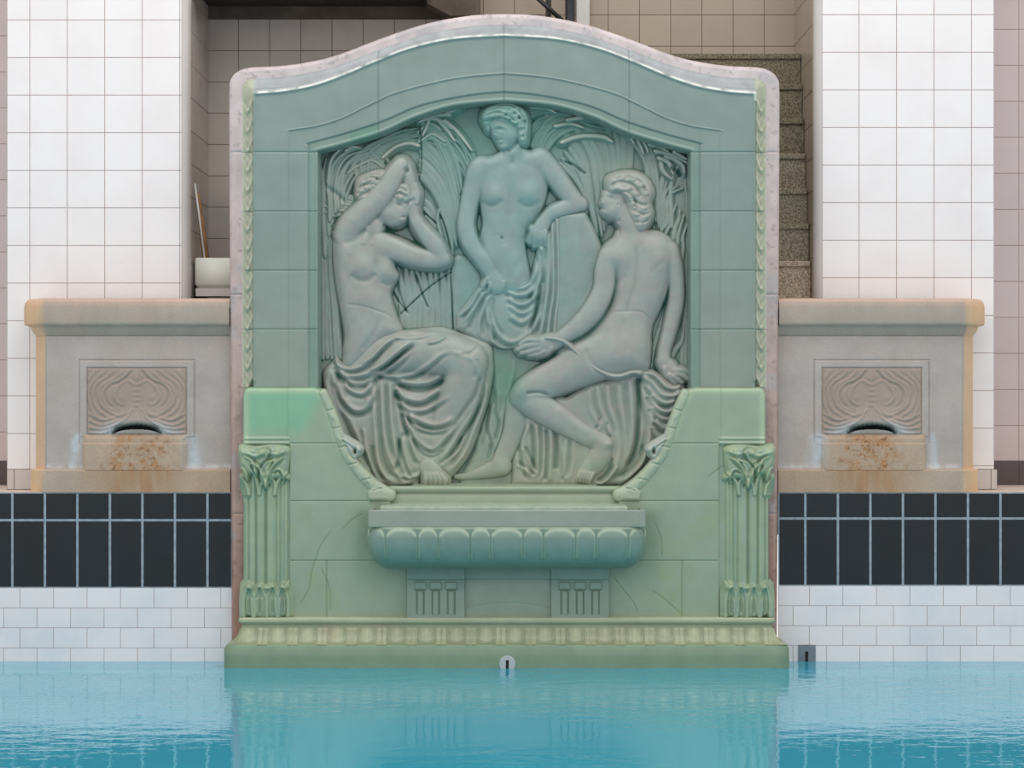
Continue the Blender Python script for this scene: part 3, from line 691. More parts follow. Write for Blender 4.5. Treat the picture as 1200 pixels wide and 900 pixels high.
def mat_noise(name, c1, c2, scale=8, rough=.6, bump=.1, bscale=80, detail=6, lo=.35, hi=.65, metal=0):
    m, nt, p = nodes(name); N = nt.nodes; L = nt.links
    tc = N.new('ShaderNodeTexCoord'); nz = N.new('ShaderNodeTexNoise'); nz.inputs['Scale'].default_value = scale; nz.inputs['Detail'].default_value = detail; L.new(tc.outputs['Object'], nz.inputs['Vector'])
    rp = N.new('ShaderNodeValToRGB'); rp.color_ramp.elements[0].position = lo; rp.color_ramp.elements[1].position = hi
    rp.color_ramp.elements[0].color = (*lin(c1), 1); rp.color_ramp.elements[1].color = (*lin(c2), 1)
    L.new(nz.outputs['Fac'], rp.inputs[0]); L.new(rp.outputs[0], p.inputs['Base Color']); p.inputs['Roughness'].default_value = rough; p.inputs['Metallic'].default_value = metal
    if bump:
        nb = N.new('ShaderNodeTexNoise'); nb.inputs['Scale'].default_value = bscale; L.new(tc.outputs['Object'], nb.inputs['Vector'])
        b = N.new('ShaderNodeBump'); b.inputs['Strength'].default_value = bump; b.inputs['Distance'].default_value = .005; L.new(nb.outputs['Fac'], b.inputs['Height']); L.new(b.outputs[0], p.inputs['Normal'])
    return m

M = {}
M['glaze'] = mat_vc('celadon_glaze', rough=.36, bump=.05, bscale=40, var=.05, coat=.15)
M['relief'] = mat_vc('relief_glaze', rough=.42, bump=.04, bscale=70, var=.07, vscale=14, coat=.12)
M['marble'] = mat_vc('pink_marble', rough=.4, bump=.06, bscale=90, var=.10, vscale=12)
M['stone'] = mat_vc('weathered_granite', rough=.8, bump=.35, bscale=130, spec=.25, var=.07, vscale=5, speck=.09)
M['white_tile'] = mat_tile('white_pier_tile', (247, 241, 241), rough=.2, var=.02, stain=(242, 234, 234))
M['pink_tile'] = mat_tile('recessed_wall_tile', (205, 188, 187), rough=.3, var=.03)
M['alcove_tile'] = mat_tile('alcove_tile', (196, 184, 176), rough=.25, var=.04, stain=(178, 170, 166))  # brownish tile, base darkened to carry part of the alcove's shade
M['alcove_tile_warm'] = mat_tile('alcove_tile_warm', (172, 158, 140), rough=.25, var=.04)  # right-hand alcove tile, shade likewise put into the base colour
M['grout_brown'] = mat_noise('brown_grout', (150, 124, 112), (176, 150, 138), 20, .9)
M['grout_dark'] = mat_noise('dark_grout', (84, 74, 68), (104, 92, 84), 20, .9)
M['grout_blue'] = mat_noise('pale_blue_grout', (140, 154, 166), (166, 176, 184), 25, .8)
M['black_tile'] = mat_tile('black_pool_tile', (16, 18, 25), rough=.32, var=.25, stain=(16, 28, 36), bump=.05)
M['pool_tile'] = mat_tile('white_pool_tile', (242, 236, 238), rough=.15, var=.035, stain=(226, 228, 234))
M['pool_floor'] = mat_tile('turquoise_pool_tile', (70, 185, 200), rough=.3, var=.05)
M['deck'] = mat_noise('pink_deck_stone', (205, 186, 172), (224, 206, 194), 12, .8)
M['granite'] = mat_noise('speckled_stair_granite', (96, 88, 72), (168, 158, 136), 90, .85, .3, 160, 3, .38, .62)
M['granite0'] = mat_noise('pale_stair_granite', (140, 126, 108), (206, 190, 168), 90, .85, .3, 160, 3, .36, .64)
M['granite1'] = mat_noise('mid_stair_granite', (112, 104, 86), (176, 164, 142), 90, .85, .3, 160, 3, .36, .64)
M['granite2'] = mat_noise('dark_stair_granite', (84, 78, 62), (140, 130, 108), 90, .85, .3, 160, 3, .36, .64)  # darkest of the granite tones, used for the top steps
M['stone_slab'] = mat_noise('marble_slab_edge', (190, 172, 170), (206, 192, 190), 14, .5)
M['trim_grey'] = mat_tile('grey_bullnose_tile', (206, 198, 194), rough=.25, var=.04)
M['skirting'] = mat_tile('dark_skirting_tile', (84, 74, 74), rough=.3, var=.08)
M['beam'] = mat_noise('brown_beam', (84, 74, 66), (104, 92, 82), 6, .8)
M['soffit'] = mat_noise('dark_soffit', (48, 44, 40), (62, 56, 50), 6, .9)
M['black_metal'] = mat_noise('black_rail_paint', (20, 20, 24), (34, 34, 38), 10, .4)
M['china'] = mat_noise('white_sink_china', (226, 226, 212), (238, 238, 228), 4, .2, .0)
M['wood'] = mat_noise('pole_wood', (150, 104, 60), (184, 134, 84), 18, .55)
M['white_pipe'] = mat_noise('white_pipe', (214, 212, 206), (228, 226, 222), 8, .35, 0)
M['plastic'] = mat_noise('grey_plastic', (176, 182, 186), (200, 204, 206), 10, .4, 0)
M['drain_grey'] = mat_noise('grey_drain', (112, 122, 130), (132, 140, 148), 14, .5, 0)
M['dark'] = mat_noise('dark_hole', (10, 12, 14), (18, 20, 22), 10, .7, 0)
M['lip'] = mat_noise('wet_green_lip', (14, 30, 26), (30, 58, 50), 20, .25, .1)

# ================================================================= tiled walls
def tile_mesh(name, quads, plane, mats, parent=None, gap=.0018, th=.0022, bev=.0010):
    """quads: (u0,u1,v0,v1) in metres; plane(u,v,d) -> point, d = distance in front of the grout bed"""
    V = []; F = []
    for u0, u1, v0, v1 in quads:
        b = len(V)
        for d, g in ((0, gap), (th*.6, gap), (th, gap+bev)):
            for u, v in ((u0+g, v0+g), (u1-g, v0+g), (u1-g, v1-g), (u0+g, v1-g)): V.append(plane(u, v, d))
        for r in (0, 4):
            for i in range(4): F.append([b+r+i, b+r+(i+1) % 4, b+r+4+(i+1) % 4, b+r+4+i])
        F.append([b+8, b+9, b+10, b+11])
    mi = [0]*len(F)
    us = [q[0] for q in quads]+[q[1] for q in quads]; vs = [q[2] for q in quads]+[q[3] for q in quads]
    b = len(V)
    for u, v in ((min(us), min(vs)), (max(us), min(vs)), (max(us), max(vs)), (min(us), max(vs))): V.append(plane(u, v, 0))
    F.append([b, b+1, b+2, b+3]); mi.append(1)
    o = mesh_np(name, V, F, mats, parent, smooth=False, mi=mi)
    return o
def gridq(us, vs): return [(us[i], us[i+1], vs[j], vs[j+1]) for j in range(len(vs)-1) for i in range(len(us)-1)]
def steps(a, b, j0, pitch):
    """joint positions from a to b, one of them at j0"""
    lo = math.ceil((a-j0)/pitch-1e-6); hi = math.floor((b-j0)/pitch+1e-6)
    js = [j0+pitch*k for k in range(lo, hi+1)]
    out = [a]+[j for j in js if a+.012 < j < b-.012]+[b]
    return out
def front(Y): return lambda u, v, d: (u, Y-d, v)
EXT = 2.2
# pool wall (black band above white), Y = 0
for nm, xa, xb in (('wall_pool_left', -5.2, sx(272)), ('wall_pool_right', sx(912), 5.2)):
    left = 'left' in nm
    j0 = sx(14.5) if left else sx(943.8)
    us = steps(xa, xb, j0, .1905)
    q = gridq(us, [sz(689 if left else 686.5), sz(609.5 if left else 607.5), sz(577)])
    o = tile_mesh(nm, q, front(0), [M['black_tile'], M['grout_blue']], gap=.0072, th=.002); prop(o, kind='structure')
    q = []
    for k in range(10):
        v1 = sz((689 if left else 686.5)+23.4*k); v0 = v1-23.4*.005
        j = (sx(23.5) if left else sx(948.5))+(.1 if k % 2 else 0)
        us = steps(xa, xb, j, .1962)
        q += [(us[i], us[i+1], v0, v1) for i in range(len(us)-1)]
    o = tile_mesh('trim_1' if left else 'trim_2', q, front(0), [M['pool_tile'], M['grout_brown']], gap=.0014, th=.002); prop(o, kind='structure')
# deck behind the pool edge
DZ = sz(577)
o = box_obj('floor', (-5.2, 5.2, .012, 3.6, DZ-.25, DZ), M['deck']); prop(o, kind='structure')
# piers
PY = .30
PSC = (CAMD+PY)/FPX
for side in (-1, 1):
    if side < 0:
        xa, xb, j0, r0 = sx(8.5, PY), sx(213, PY), sx(35, PY), sz(23.5, PY)
    else:
        xa, xb, j0, r0 = sx(963.5, PY), sx(1164.5, PY), sx(1006.7, PY), sz(17.3, PY)
    zb = sz(550, PY)
    q = gridq(steps(xa, xb, j0, 43.9*PSC), steps(zb, 5.0, r0, 44.05*PSC))
    nm = 'wall_left_pier' if side < 0 else 'wall_right_pier'
    prop(tile_mesh(nm, q, front(PY), [M['white_tile'], M['grout_brown']], gap=.0018), kind='structure')
    # skirting at the pier foot
    q = gridq(steps(xa-.001, xb+.02, sx(17, PY), 44*PSC), [DZ+.002, zb])
    prop(tile_mesh('baseboard_left' if side < 0 else 'baseboard_right', q, front(PY-.004), [M['trim_grey'], M['grout_dark']]), kind='structure')
    # rounded grey corner and return into the alcove
    e = xb if side < 0 else xa
    R = .047
    pth = [(e, PY)]+[(e-side*R*math.sin(t), PY+R*(1-math.cos(t))) for t in np.linspace(.2, math.pi/2, 7)]
    if side > 0: pth = pth[::-1]
    zs = steps(DZ, 5.0, r0, 44.05*PSC)
    V, F, _ = sweep(pth, [(0, z) for z in zs[::-1]])
    prop(mesh_np('trim_3' if side < 0 else 'trim_4', V, F, M['trim_grey'], smooth=True), kind='structure')
    # alcove side wall
    xs_ = e-side*R
    ya, yb = PY+R, 1.06 if side < 0 else 1.16
    pitch = 36.7*(CAMD+yb)/FPX
    r1 = sz(59.5, yb) if side < 0 else sz(17.3, yb)
    us = steps(ya, yb, yb-.02-pitch, pitch)
    if side < 0: pl = lambda u, v, d, x=xs_: (x+d, u, v)
    else: pl = lambda u, v, d, x=xs_: (x-d, ya+yb-u, v)
    prop(tile_mesh('wall_left' if side < 0 else 'wall_right', gridq(us, steps(DZ, 5.0, r1, pitch)), pl, [M['alcove_tile'] if side < 0 else M['alcove_tile_warm'], M['grout_dark']]), kind='structure')
    # recessed wall beyond the pier and the pier's outer return
    RY = .82; rsc = (CAMD+RY)/FPX
    if side < 0: q = gridq(steps(-5.2, xa+.12, sx(-20, RY), 42.2*rsc), steps(sz(540, RY), 5.0, sz(42, RY), 42.2*rsc))
    else: q = gridq(steps(xb-.12, 5.2, sx(1193.8, RY), 42.2*rsc), steps(sz(540, RY), 5.0, sz(34.4, RY), 42.2*rsc))
    prop(tile_mesh('wall_far_left' if side < 0 else 'wall_far_right', q, front(RY), [M['pink_tile'], M['grout_brown']]), kind='structure')
    q = gridq([min(r[0] for r in q), max(r[1] for r in q)] if False else steps(min(r[0] for r in q), max(r[1] for r in q), sx(1193.8 if side > 0 else -20, RY), 42.2*rsc), [DZ+.002, sz(540, RY)])
    prop(tile_mesh('baseboard_far_left' if side < 0 else 'baseboard_far_right', q, front(RY-.006), [M['skirting'], M['grout_dark']]), kind='structure')
    xo = xa if side < 0 else xb
    pl = (lambda u, v, d, x=xo: (x-d, PY+RY-u, v)) if side < 0 else (lambda u, v, d, x=xo: (x+d, u, v))
    prop(tile_mesh('trim_5' if side < 0 else 'trim_6', gridq(steps(PY, RY, PY+.225, .225), steps(DZ, 5.0, r0, 44.05*PSC)), pl, [M['white_tile'], M['grout_brown']]), kind='structure')
# alcove back wall, left part and right part
YB = 1.06; p = 36.55*(CAMD+YB)/FPX
q = gridq(steps(sx(222, PY), sx(560, YB), sx(279.5, YB), p), steps(DZ, sz(22.5, YB), sz(59.4, YB), 36.7*(CAMD+YB)/FPX))
prop(tile_mesh('wall_back_left', q, front(YB), [M['alcove_tile'], M['grout_dark']]), kind='structure')
YC = 1.16; p = 36.6*(CAMD+YC)/FPX
q = gridq(steps(sx(560, YC), sx(954, PY)+.02, sx(712.7, YC), p), steps(DZ, 5.0, sz(17.5, YC), 36.8*(CAMD+YC)/FPX))
prop(tile_mesh('wall_back_right', q, front(YC), [M['alcove_tile_warm'], M['grout_dark']]), kind='structure')
# beam course, dark ceiling over the left of the alcove, sloping beam end, light post
prop(box_obj('trim_7', (sx(222, PY), sx(528, YB), YB-.02, YB+.04, sz(22.5, YB), sz(8, YB)), M['beam']), kind='structure')
prop(box_obj('ceiling', (sx(222, PY), sx(508, YB), PY+.06, YB+.1, sz(8, YB), sz(8, YB)+.9), M['soffit']), kind='structure')
bm = bmesh.new()
pts = [(sx(500, .8), sz(-60, .8)), (sx(500, .8), sz(4, .8)), (sx(528, .8), sz(19, .8)), (sx(562, .8), sz(19, .8)), (sx(562, .8), sz(-60, .8))]
A = [bm.verts.new((x, .78, z)) for x, z in pts]; B = [bm.verts.new((x, 1.1, z)) for x, z in pts]
bm.faces.new(A); bm.faces.new(B[::-1])
for i in range(5): bm.faces.new([A[i], B[i], B[(i+1) % 5], A[(i+1) % 5]])
prop(bm_obj('trim_8', bm, M['beam']), kind='structure')
prop(box_obj('trim_9', (sx(675.5, 1.1), sx(691, 1.1), 1.08, 1.15, DZ, 5.0), M['white_pipe'], bev=.006), kind='structure')

# staircase
st = empty('staircase', (sx(880, .5), .36, DZ), 'speckled brown granite staircase climbing behind the right edge of the green fountain', 'staircase')
tops = [63, 99, 139, 180, 221, 262, 306, 349, 392, 435, 478, 520]
nst = len(tops)
for i, y in enumerate(tops[::-1]):
    Yf = .36+.07*max(0, i-(nst-8))
    z1 = sz(y, Yf)
    z0 = DZ if i == 0 else prev
    box_obj('step', (.96, sx(954, PY)-.004, Yf, YC-.012, z0, z1-.035), M['granite%d' % (2 if i > nst-4 else 1 if i > nst-7 else 0)], st)
    box_obj('nosing', (.96, sx(954, PY)-.004, Yf-.014, YC-.012, z1-.035, z1), M['granite%d' % (2 if i > nst-4 else 1 if i > nst-7 else 0)], st, bev=.006)
    prev = z1
# handrail
hr_ = empty('handrail', (sx(668, .9), .9, DZ), 'black metal handrail with a sloping bar, just visible above the fountain top', 'handrail')
bm = bmesh.new(); tube(bm, (sx(668, .9), .9, DZ), (sx(668, .9), .9, 4.6), .031); bm_obj('post', bm, M['black_metal'], hr_, True)
bm = bmesh.new(); tube(bm, (sx(643, .95), .95, DZ), (sx(643, .95), .95, 4.6), .016); bm_obj('post', bm, M['black_metal'], hr_, True)
bm = bmesh.new(); tube(bm, (sx(612, .9), .9, sz(-18, .9)), (sx(668, .9), .9, sz(32, .9)), .014); bm_obj('sloping_bar', bm, M['black_metal'], hr_, True)
# sink and poles in the left alcove
sk = empty('utility_sink', (sx(250, .45), .5, DZ), 'white china utility sink in the alcove left of the fountain', 'sink')
V, F, _ = sweep([(-1.928, .9), (-1.928, .43), (-1.912, .39), (sx(300, .4), .39), (sx(304, .4), .43), (sx(304, .4), .9)],
                [(-.10, sz(313, .4)), (-.028, sz(304, .4)), (-.008, sz(302, .4)), (0, sz(305, .4)), (0, sz(333, .4)), (-.02, sz(337, .4)), (-.05, sz(338, .4))])
mesh_np('bowl', V, F, M['china'], sk)
box_obj('rim', (-1.916, sx(304, .4)-.012, .402, .9, sz(347, .4), sz(337.5, .4)), M['trim_grey'], sk)
box_obj('pedestal', (sx(240, .4), sx(290, .4), .45, .85, DZ, sz(347, .4)), M['china'], sk, bev=.02)
pw = bmesh.new(); tube(pw, (sx(243, .5), .52, sz(322, .5)), (-1.912, .45, sz(226, .45)), .024, .013)
prop(bm_obj('wooden_pole', pw, M['wood'], smooth=True), 'brown wooden broom pole leaning on the alcove wall with its foot in the sink', 'pole')
pw = bmesh.new(); tube(pw, (sx(243, .5), .48, sz(322, .5)), (-1.920, .40, sz(215, .4)), .006)
prop(bm_obj('white_pole', pw, M['white_pipe'], smooth=True), 'thin white pole leaning beside the brown wooden pole above the sink', 'pole')

# ================================================================= fountain
FT = empty('wall_fountain', (sx(591, -.2), -.05, 0), 'tall green glazed wall fountain with a relief of three classical figures in pink marble frame', 'fountain')
CX = 591.0
def arch(rows, xh, ybot, inset=0):
    """closed outline from half profile (dx, y) mirrored about the middle"""
    P = cr(rows, step=3)
    Rr = [(CX+x, y) for x, y in P]+[(CX+xh, ybot)]
    Ll = [(CX-xh, ybot)]+[(CX-x, y) for x, y in P[::-1]]
    return np.array(Rr+Ll[:-1])
A_OUT = [(0, 15), (40, 17), (90, 26), (140, 42), (190, 61), (222, 70), (262, 76), (298, 78), (313, 82.5), (321, 91), (323, 104), (323, 170)]
A_IN = [(0, 27), (40, 29), (90, 38), (140, 54), (190, 73), (222, 82), (262, 89), (296, 91), (306, 96), (308.5, 106), (308.5, 170)]
A_LIP = [(0, 40), (60, 44), (110, 55), (150, 70), (190, 87), (225, 99), (260, 105.5), (290, 108), (294, 109), (295, 116), (295, 170)]
A_L1 = [(0, 86), (58, 92), (124, 108), (158, 123), (191, 139), (221, 148), (253, 153), (253, 156), (253, 170)]
A_L2 = [(0, 107), (41, 111), (98, 123), (144, 142), (191, 157), (230, 167.5), (230.2, 170), (230.2, 178)]
A_N = [(0, 118), (58, 123.5), (104, 137), (144, 155), (190, 169), (218.5, 176.5), (219, 178), (219, 190)]
g = Grid(262, 8, 920, 760, 1)
def sd_(P, g):
    d, _, _ = pdist(P, g.xx, g.yy, closed=True); return np.where(inside(P, g.xx, g.yy), d, -d)
# marble frame
P = arch(A_OUT, 320, 757)
s_out = sd_(P, g)
t = np.clip(s_out/6, 0, 1)
h = np.where(s_out >= 0, 8+8*np.sqrt(1-(1-t)**2), 8+s_out*6)
for y in (178, 345, 602):
    for sgn in (-1, 1):
        h -= 1.6*np.exp(-((g.yy-y)/.8)**2)*(((g.xx-CX)*sgn) > 296)
nA = noise2(g.xx, g.yy, 22, 1); nB = noise2(g.xx, g.yy, 5, 2, 2)
h += np.where(s_out > 0, -1.2*np.clip(nB-.45, 0, 1)-.5*np.clip(nA-.3, 0, 1), 0)
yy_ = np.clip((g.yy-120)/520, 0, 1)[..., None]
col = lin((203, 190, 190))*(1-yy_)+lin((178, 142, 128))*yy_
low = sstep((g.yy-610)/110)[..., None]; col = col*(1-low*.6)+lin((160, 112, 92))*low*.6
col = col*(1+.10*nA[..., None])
col = np.where((nB > .42)[..., None], col*.80, col)
mot = sstep((noise2(g.xx, g.yy, 30, 5)-.1)*3)[..., None]*.5; col = col*(1-mot)+lin((168, 166, 170))*mot
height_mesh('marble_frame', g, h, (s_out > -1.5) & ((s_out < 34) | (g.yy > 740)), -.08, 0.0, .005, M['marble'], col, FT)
# glazed surround (upper field)
g = Grid(276, 22, 906, 462, 1.5)
sI = sd_(arch(A_IN, 308.5, 456), g); sL = sd_(arch(A_LIP, 295, 500), g); s1 = sd_(arch(A_L1, 253, 520), g); s2 = sd_(arch(A_L2, 230.2, 520), g); sN = sd_(arch(A_N, 219, 520), g)
h = np.full(g.xx.shape, 16.6)
side_band = np.abs(g.xx-CX) > 294.5
top = (~side_band)
u = np.clip(sI/12, 0, 1)
h = h+6.5*u**1.6                                          # cove up to the lip
lip = np.exp(-((sL-1.0)/2.2)**2)*3.2*sstep((sI-6)/5)
h = np.where(sL > 0, 16.6+6.5+3.0*sstep(sL/2.5), h)+np.where(top, lip, lip*.4)
h -= 1.0*sstep((s1+.5)/1.2); h += .9*np.exp(-((s1)/.9)**2)
h -= 2.2*sstep((s2)/1.4); h -= 1.4*np.exp(-((s2-.6)/.8)**2)
h += 1.0*np.exp(-((sN+2)/1.6)**2)
# joints
jo = np.zeros_like(h)
for y in (178, 247.5, 317, 386, 455):
    jo += np.exp(-((g.yy-y-(-.7 if False else 0))/.7)**2)*(np.abs(g.xx-CX) > 219)*(g.yy > 170)
for x in (443, 590.5, 737.5):
    jo += np.exp(-((g.xx-x)/.7)**2)*(sN < 0)*(g.yy < 176)
vert = np.exp(-((np.abs(g.xx-CX)-253)/.6)**2)*(g.yy > 178)*.7
h -= 1.1*np.clip(jo+vert, 0, 1)*(sL > -14)
h = np.where(sN > 0, h-7*sN, h); h = np.where(sI < 0, 16.6+4*sI, h)
# rope and leaf carving down both sides
sbx = np.abs(g.xx-CX)-301
ph = (g.yy-112) % 23.2
band = np.exp(-(sbx/6.5)**4)*sstep((g.yy-112)/8)
zig = np.sin((g.yy*1.0+sbx*1.6)/23.2*2*np.pi*2)*.5+.5
leaf = np.exp(-((sbx+2-((ph-11.6)/11.6)*3.5)/2.3)**2)*np.exp(-((ph-11.6)/8.5)**4)
curl = np.exp(-((sbx-2)/2.2)**2-((ph-17)/3.2)**2)
h += band*(3.4*leaf+2.8*curl+.6*zig-1.8)
fld = lin((131, 149, 142)); n1 = noise2(g.xx, g.yy, 70, 8)[..., None]; n2 = noise2(g.xx, g.yy, 14, 9)[..., None]
col = fld*(1+.07*n1+.03*n2)
dn = sstep((g.yy-200)/240)[..., None]; col = col*(1-dn)+lin((139, 152, 141))*(1+.06*n1)*dn
bandc = (sstep((-sL+.5)/2))[..., None]
tb = lin((158, 162, 164))*(1+.16*n2)*(1-.12*np.clip(noise2(g.xx, g.yy, 8, 15)[..., None]*2, 0, 1)); sb_ = lin((176, 178, 156))*(1+.1*n2)
bc = np.where(side_band[..., None], sb_, tb)
col = col*(1-bandc)+bc*bandc
inn = sstep(s2/2)[..., None]; col = col*(1-inn)+lin((124, 148, 137))*inn
worn_glint = (np.exp(-((sL-.3)/1.5)**2)*(np.abs(g.xx-CX) < 296)*(g.yy < 118)*np.clip(.75+1.4*noise2(g.xx, g.yy, 11, 16), 0, 1))[..., None]; col = col*(1-worn_glint)+lin((236, 238, 232))*worn_glint  # worn glaze plus a gloss highlight painted pale along the lip crest
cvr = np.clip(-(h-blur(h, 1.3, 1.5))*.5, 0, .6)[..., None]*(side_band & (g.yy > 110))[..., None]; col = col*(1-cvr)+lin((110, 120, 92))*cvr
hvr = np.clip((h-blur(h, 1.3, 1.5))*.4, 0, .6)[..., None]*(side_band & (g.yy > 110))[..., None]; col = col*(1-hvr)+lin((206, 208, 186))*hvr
cell = noise2(np.floor((g.xx-443)/147.0)*37.1, np.floor((g.yy-178)/69.5)*19.7, 11, 4, 1)[..., None]; col = col*(1+.045*cell)
j3 = np.clip(jo+vert*.6, 0, 1)[..., None]*.5; col = col*(1-j3)+lin((96, 122, 108))*j3
gb = (((g.xx > 410) & (g.xx < 443) & (s2 > 0)))[..., None]; col = np.where(gb, col*np.array([.78, .98, .9]), col)
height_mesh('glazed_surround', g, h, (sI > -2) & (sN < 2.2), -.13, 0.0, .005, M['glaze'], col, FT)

# ---- relief
YR = -.05; KR = .0041; YBG = .02
L = sculpt()
bg = L['fronds'].h
gx, gy = G0.xx, G0.yy
niche = sd_(arch(A_N, 226, 600), G0)
H_all = bg.copy()
for k in ORDER[1:]: H_all = np.maximum(H_all, L[k].h)
warm = lin((154, 158, 152)); teal = lin((130, 157, 153)); green = lin((100, 146, 126)); deep = lin((40, 92, 78)); olive = lin((156, 166, 138)); npk = noise2(gx, gy, 13, 27)[..., None]*1.6
Hb6 = blur(H_all, 5)
nn = noise2(gx, gy, 42, 21)[..., None]; nf = noise2(gx, gy, 9, 22)[..., None]
def one_piece(m, h):
    """keep only the piece connected to the highest point"""
    r = np.zeros_like(m); j, i = np.unravel_index(np.argmax(np.where(m, blur(h, 1.5), -99)), m.shape); r[j, i] = True
    for _ in range(14):
        n0 = r.sum()
        for a, b in ((r, m), (r.T, m.T)):
            for k in range(1, len(a)): a[k] |= a[k-1] & b[k]
            for k in range(len(a)-2, -1, -1): a[k] |= a[k+1] & b[k]
        if r.sum() == n0: break
    return r
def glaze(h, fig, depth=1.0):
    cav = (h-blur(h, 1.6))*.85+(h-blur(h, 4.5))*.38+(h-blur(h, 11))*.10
    dk = np.clip(-cav*.23*depth+np.clip((Hb6-h-3)*.045, 0, .5), 0, .92)[..., None]  # glaze pooled in hollows, plus occlusion shade painted in around the figures
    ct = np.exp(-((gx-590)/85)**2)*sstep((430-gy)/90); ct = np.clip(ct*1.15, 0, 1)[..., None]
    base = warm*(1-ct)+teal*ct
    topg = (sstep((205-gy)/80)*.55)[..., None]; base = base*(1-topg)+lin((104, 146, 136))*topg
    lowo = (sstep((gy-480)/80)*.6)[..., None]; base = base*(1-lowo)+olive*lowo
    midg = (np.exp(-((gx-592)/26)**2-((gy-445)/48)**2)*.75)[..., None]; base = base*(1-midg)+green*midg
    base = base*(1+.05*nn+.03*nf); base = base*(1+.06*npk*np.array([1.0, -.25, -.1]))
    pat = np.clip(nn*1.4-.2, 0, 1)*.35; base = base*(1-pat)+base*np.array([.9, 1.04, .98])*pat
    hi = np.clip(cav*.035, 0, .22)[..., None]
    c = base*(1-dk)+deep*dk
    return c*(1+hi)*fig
def clean(k):
    h = L[k].h; return h
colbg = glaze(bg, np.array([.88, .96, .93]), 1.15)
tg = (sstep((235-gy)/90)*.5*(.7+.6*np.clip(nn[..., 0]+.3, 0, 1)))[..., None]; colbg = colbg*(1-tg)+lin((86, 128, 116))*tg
tip_glint = np.clip((bg-blur(bg, 2.2))*.30*(bg > 6.5), 0, .75)[..., None]*sstep((215-gy)/40)[..., None]; colbg = colbg*(1-tip_glint)+lin((206, 206, 192))*tip_glint  # pale wear and highlights painted onto the upper leaf tips
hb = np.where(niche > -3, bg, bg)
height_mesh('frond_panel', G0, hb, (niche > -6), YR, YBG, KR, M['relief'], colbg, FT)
figs = {}
for fig, lab in (('standing', 'carved standing woman in the middle, leaning on a draped rock'), ('seated', 'carved seated woman on the left with both arms raised to her hair'),
                 ('leaning', 'carved seated woman on the right seen from behind, head turned left')):
    h = np.maximum(L[fig+'_body'].h, -6)
    h = blur(h, .55)
    cut = one_piece(h > bg-.8, h)
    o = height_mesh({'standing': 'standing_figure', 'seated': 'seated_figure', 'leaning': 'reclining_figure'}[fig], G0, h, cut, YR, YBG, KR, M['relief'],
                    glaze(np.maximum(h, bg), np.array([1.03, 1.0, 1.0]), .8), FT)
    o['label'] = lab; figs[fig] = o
under = {'standing': 'standing_body', 'seated': 'seated_body', 'leaning': 'leaning_body'}
for k, nm in (('standing_hair', 'hair'), ('standing_cloth', 'drapery'), ('seated_hair', 'hair'), ('seated_cloth', 'drapery'), ('leaning_hair', 'hair'), ('leaning_cloth', 'drapery'), ('leaning_cord', 'hip_cord')):
    h = blur(np.maximum(L[k].h, -6), .8 if 'cloth' in k else .4)
    f = k.split('_')[0]
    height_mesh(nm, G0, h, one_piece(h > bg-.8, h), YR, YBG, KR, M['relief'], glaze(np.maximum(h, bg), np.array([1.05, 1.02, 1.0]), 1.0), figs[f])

# ---- lower glazed body with the scrolled edge
RIM = [(378, 463), (384, 470), (388, 484), (392, 498), (397, 511), (402, 523), (409, 535), (418, 547), (430, 560), (443, 569), (457, 576)]
cv = [(x, y) for x, y in cr(RIM, step=3)]
LB = [(285, 728), (285, 463), (287, 457), (292, 455), (368, 455), (375, 457)]+cv+[(457, 590)]
RB = [(2*CX-x, y) for x, y in LB[::-1]]
P = np.array(LB+RB)
g = Grid(280, 450, 902, 730, 1.5)
s = sd_(P, g)
h = 30+3*np.sqrt(1-(1-np.clip(s/4, 0, 1))**2)
h = np.where(s < 0, 30+5*s, h)
jo = np.zeros_like(h)
for y in (519.5, 587, 657): jo += np.exp(-((g.yy-y)/.7)**2)*(np.abs(g.xx-CX) < 251)*(g.yy > 515)
for x in (383, 799, 430, 752):
    m = (g.yy > 657) if x in (383, 799) else ((g.yy > 587) & (g.yy < 657) if False else (g.yy > 2000))
    jo += np.exp(-((g.xx-x)/.7)**2)*m
jo += np.exp(-((np.abs(g.xx-CX)-254)/.8)**2)*(g.yy < 515)*.5
crk = np.zeros_like(h)
for Q in ([(392, 618), (376, 640), (366, 668), (362, 690), (348, 714)], [(375, 662), (386, 690), (387, 720)], [(766, 610), (774, 630), (776, 655)], [(762, 690), (782, 705), (800, 722)], [(715, 672), (742, 706), (748, 722)],
          [(828, 560), (842, 550), (858, 540)], [(428, 600), (412, 610), (400, 622)]):
    d, _, t = pdist(cr(Q, step=3), g.xx, g.yy); crk += np.exp(-(d/.9)**2)*sstep(t/.15)*sstep((1-t)/.15)
h -= np.clip(jo, 0, 1)*1.0+np.clip(crk, 0, 1)*.35
for sgn in (-1, 1):
    xo = (g.xx-CX)*sgn
    wl = (xo > 252)*(xo < 308)
    for y in (514, 519): h += 1.6*np.exp(-((g.yy-y)/1.6)**2)*wl
    h -= 2.4*((xo > 251.5)*(xo < 308))*(g.yy > 521)*(g.yy < 726)
n1 = noise2(g.xx, g.yy, 60, 31)[..., None]; n2 = noise2(g.xx, g.yy, 12, 32)[..., None]; n3 = noise2(g.xx, g.yy, 26, 33)[..., None]
col = lin((154, 171, 149))*(1+.06*n1+.03*n2)
gt = (sstep((522-g.yy)/30)*sstep((360-g.xx+(522-g.yy)*.5)/24))[..., None]; col = col*(1-gt)+lin((132, 182, 150))*gt
ol = np.clip(n3*1.8-.1, 0, 1)*(sstep((g.yy-560)/60))[..., None]*.55; col = col*(1-ol)+lin((152, 166, 124))*ol
ed = np.exp(-((s-3)/4)**2)[..., None]*.75*(g.yy < 590)[..., None]; col = col*(1-ed)+lin((178, 198, 164))*(1+.08*n2)*ed
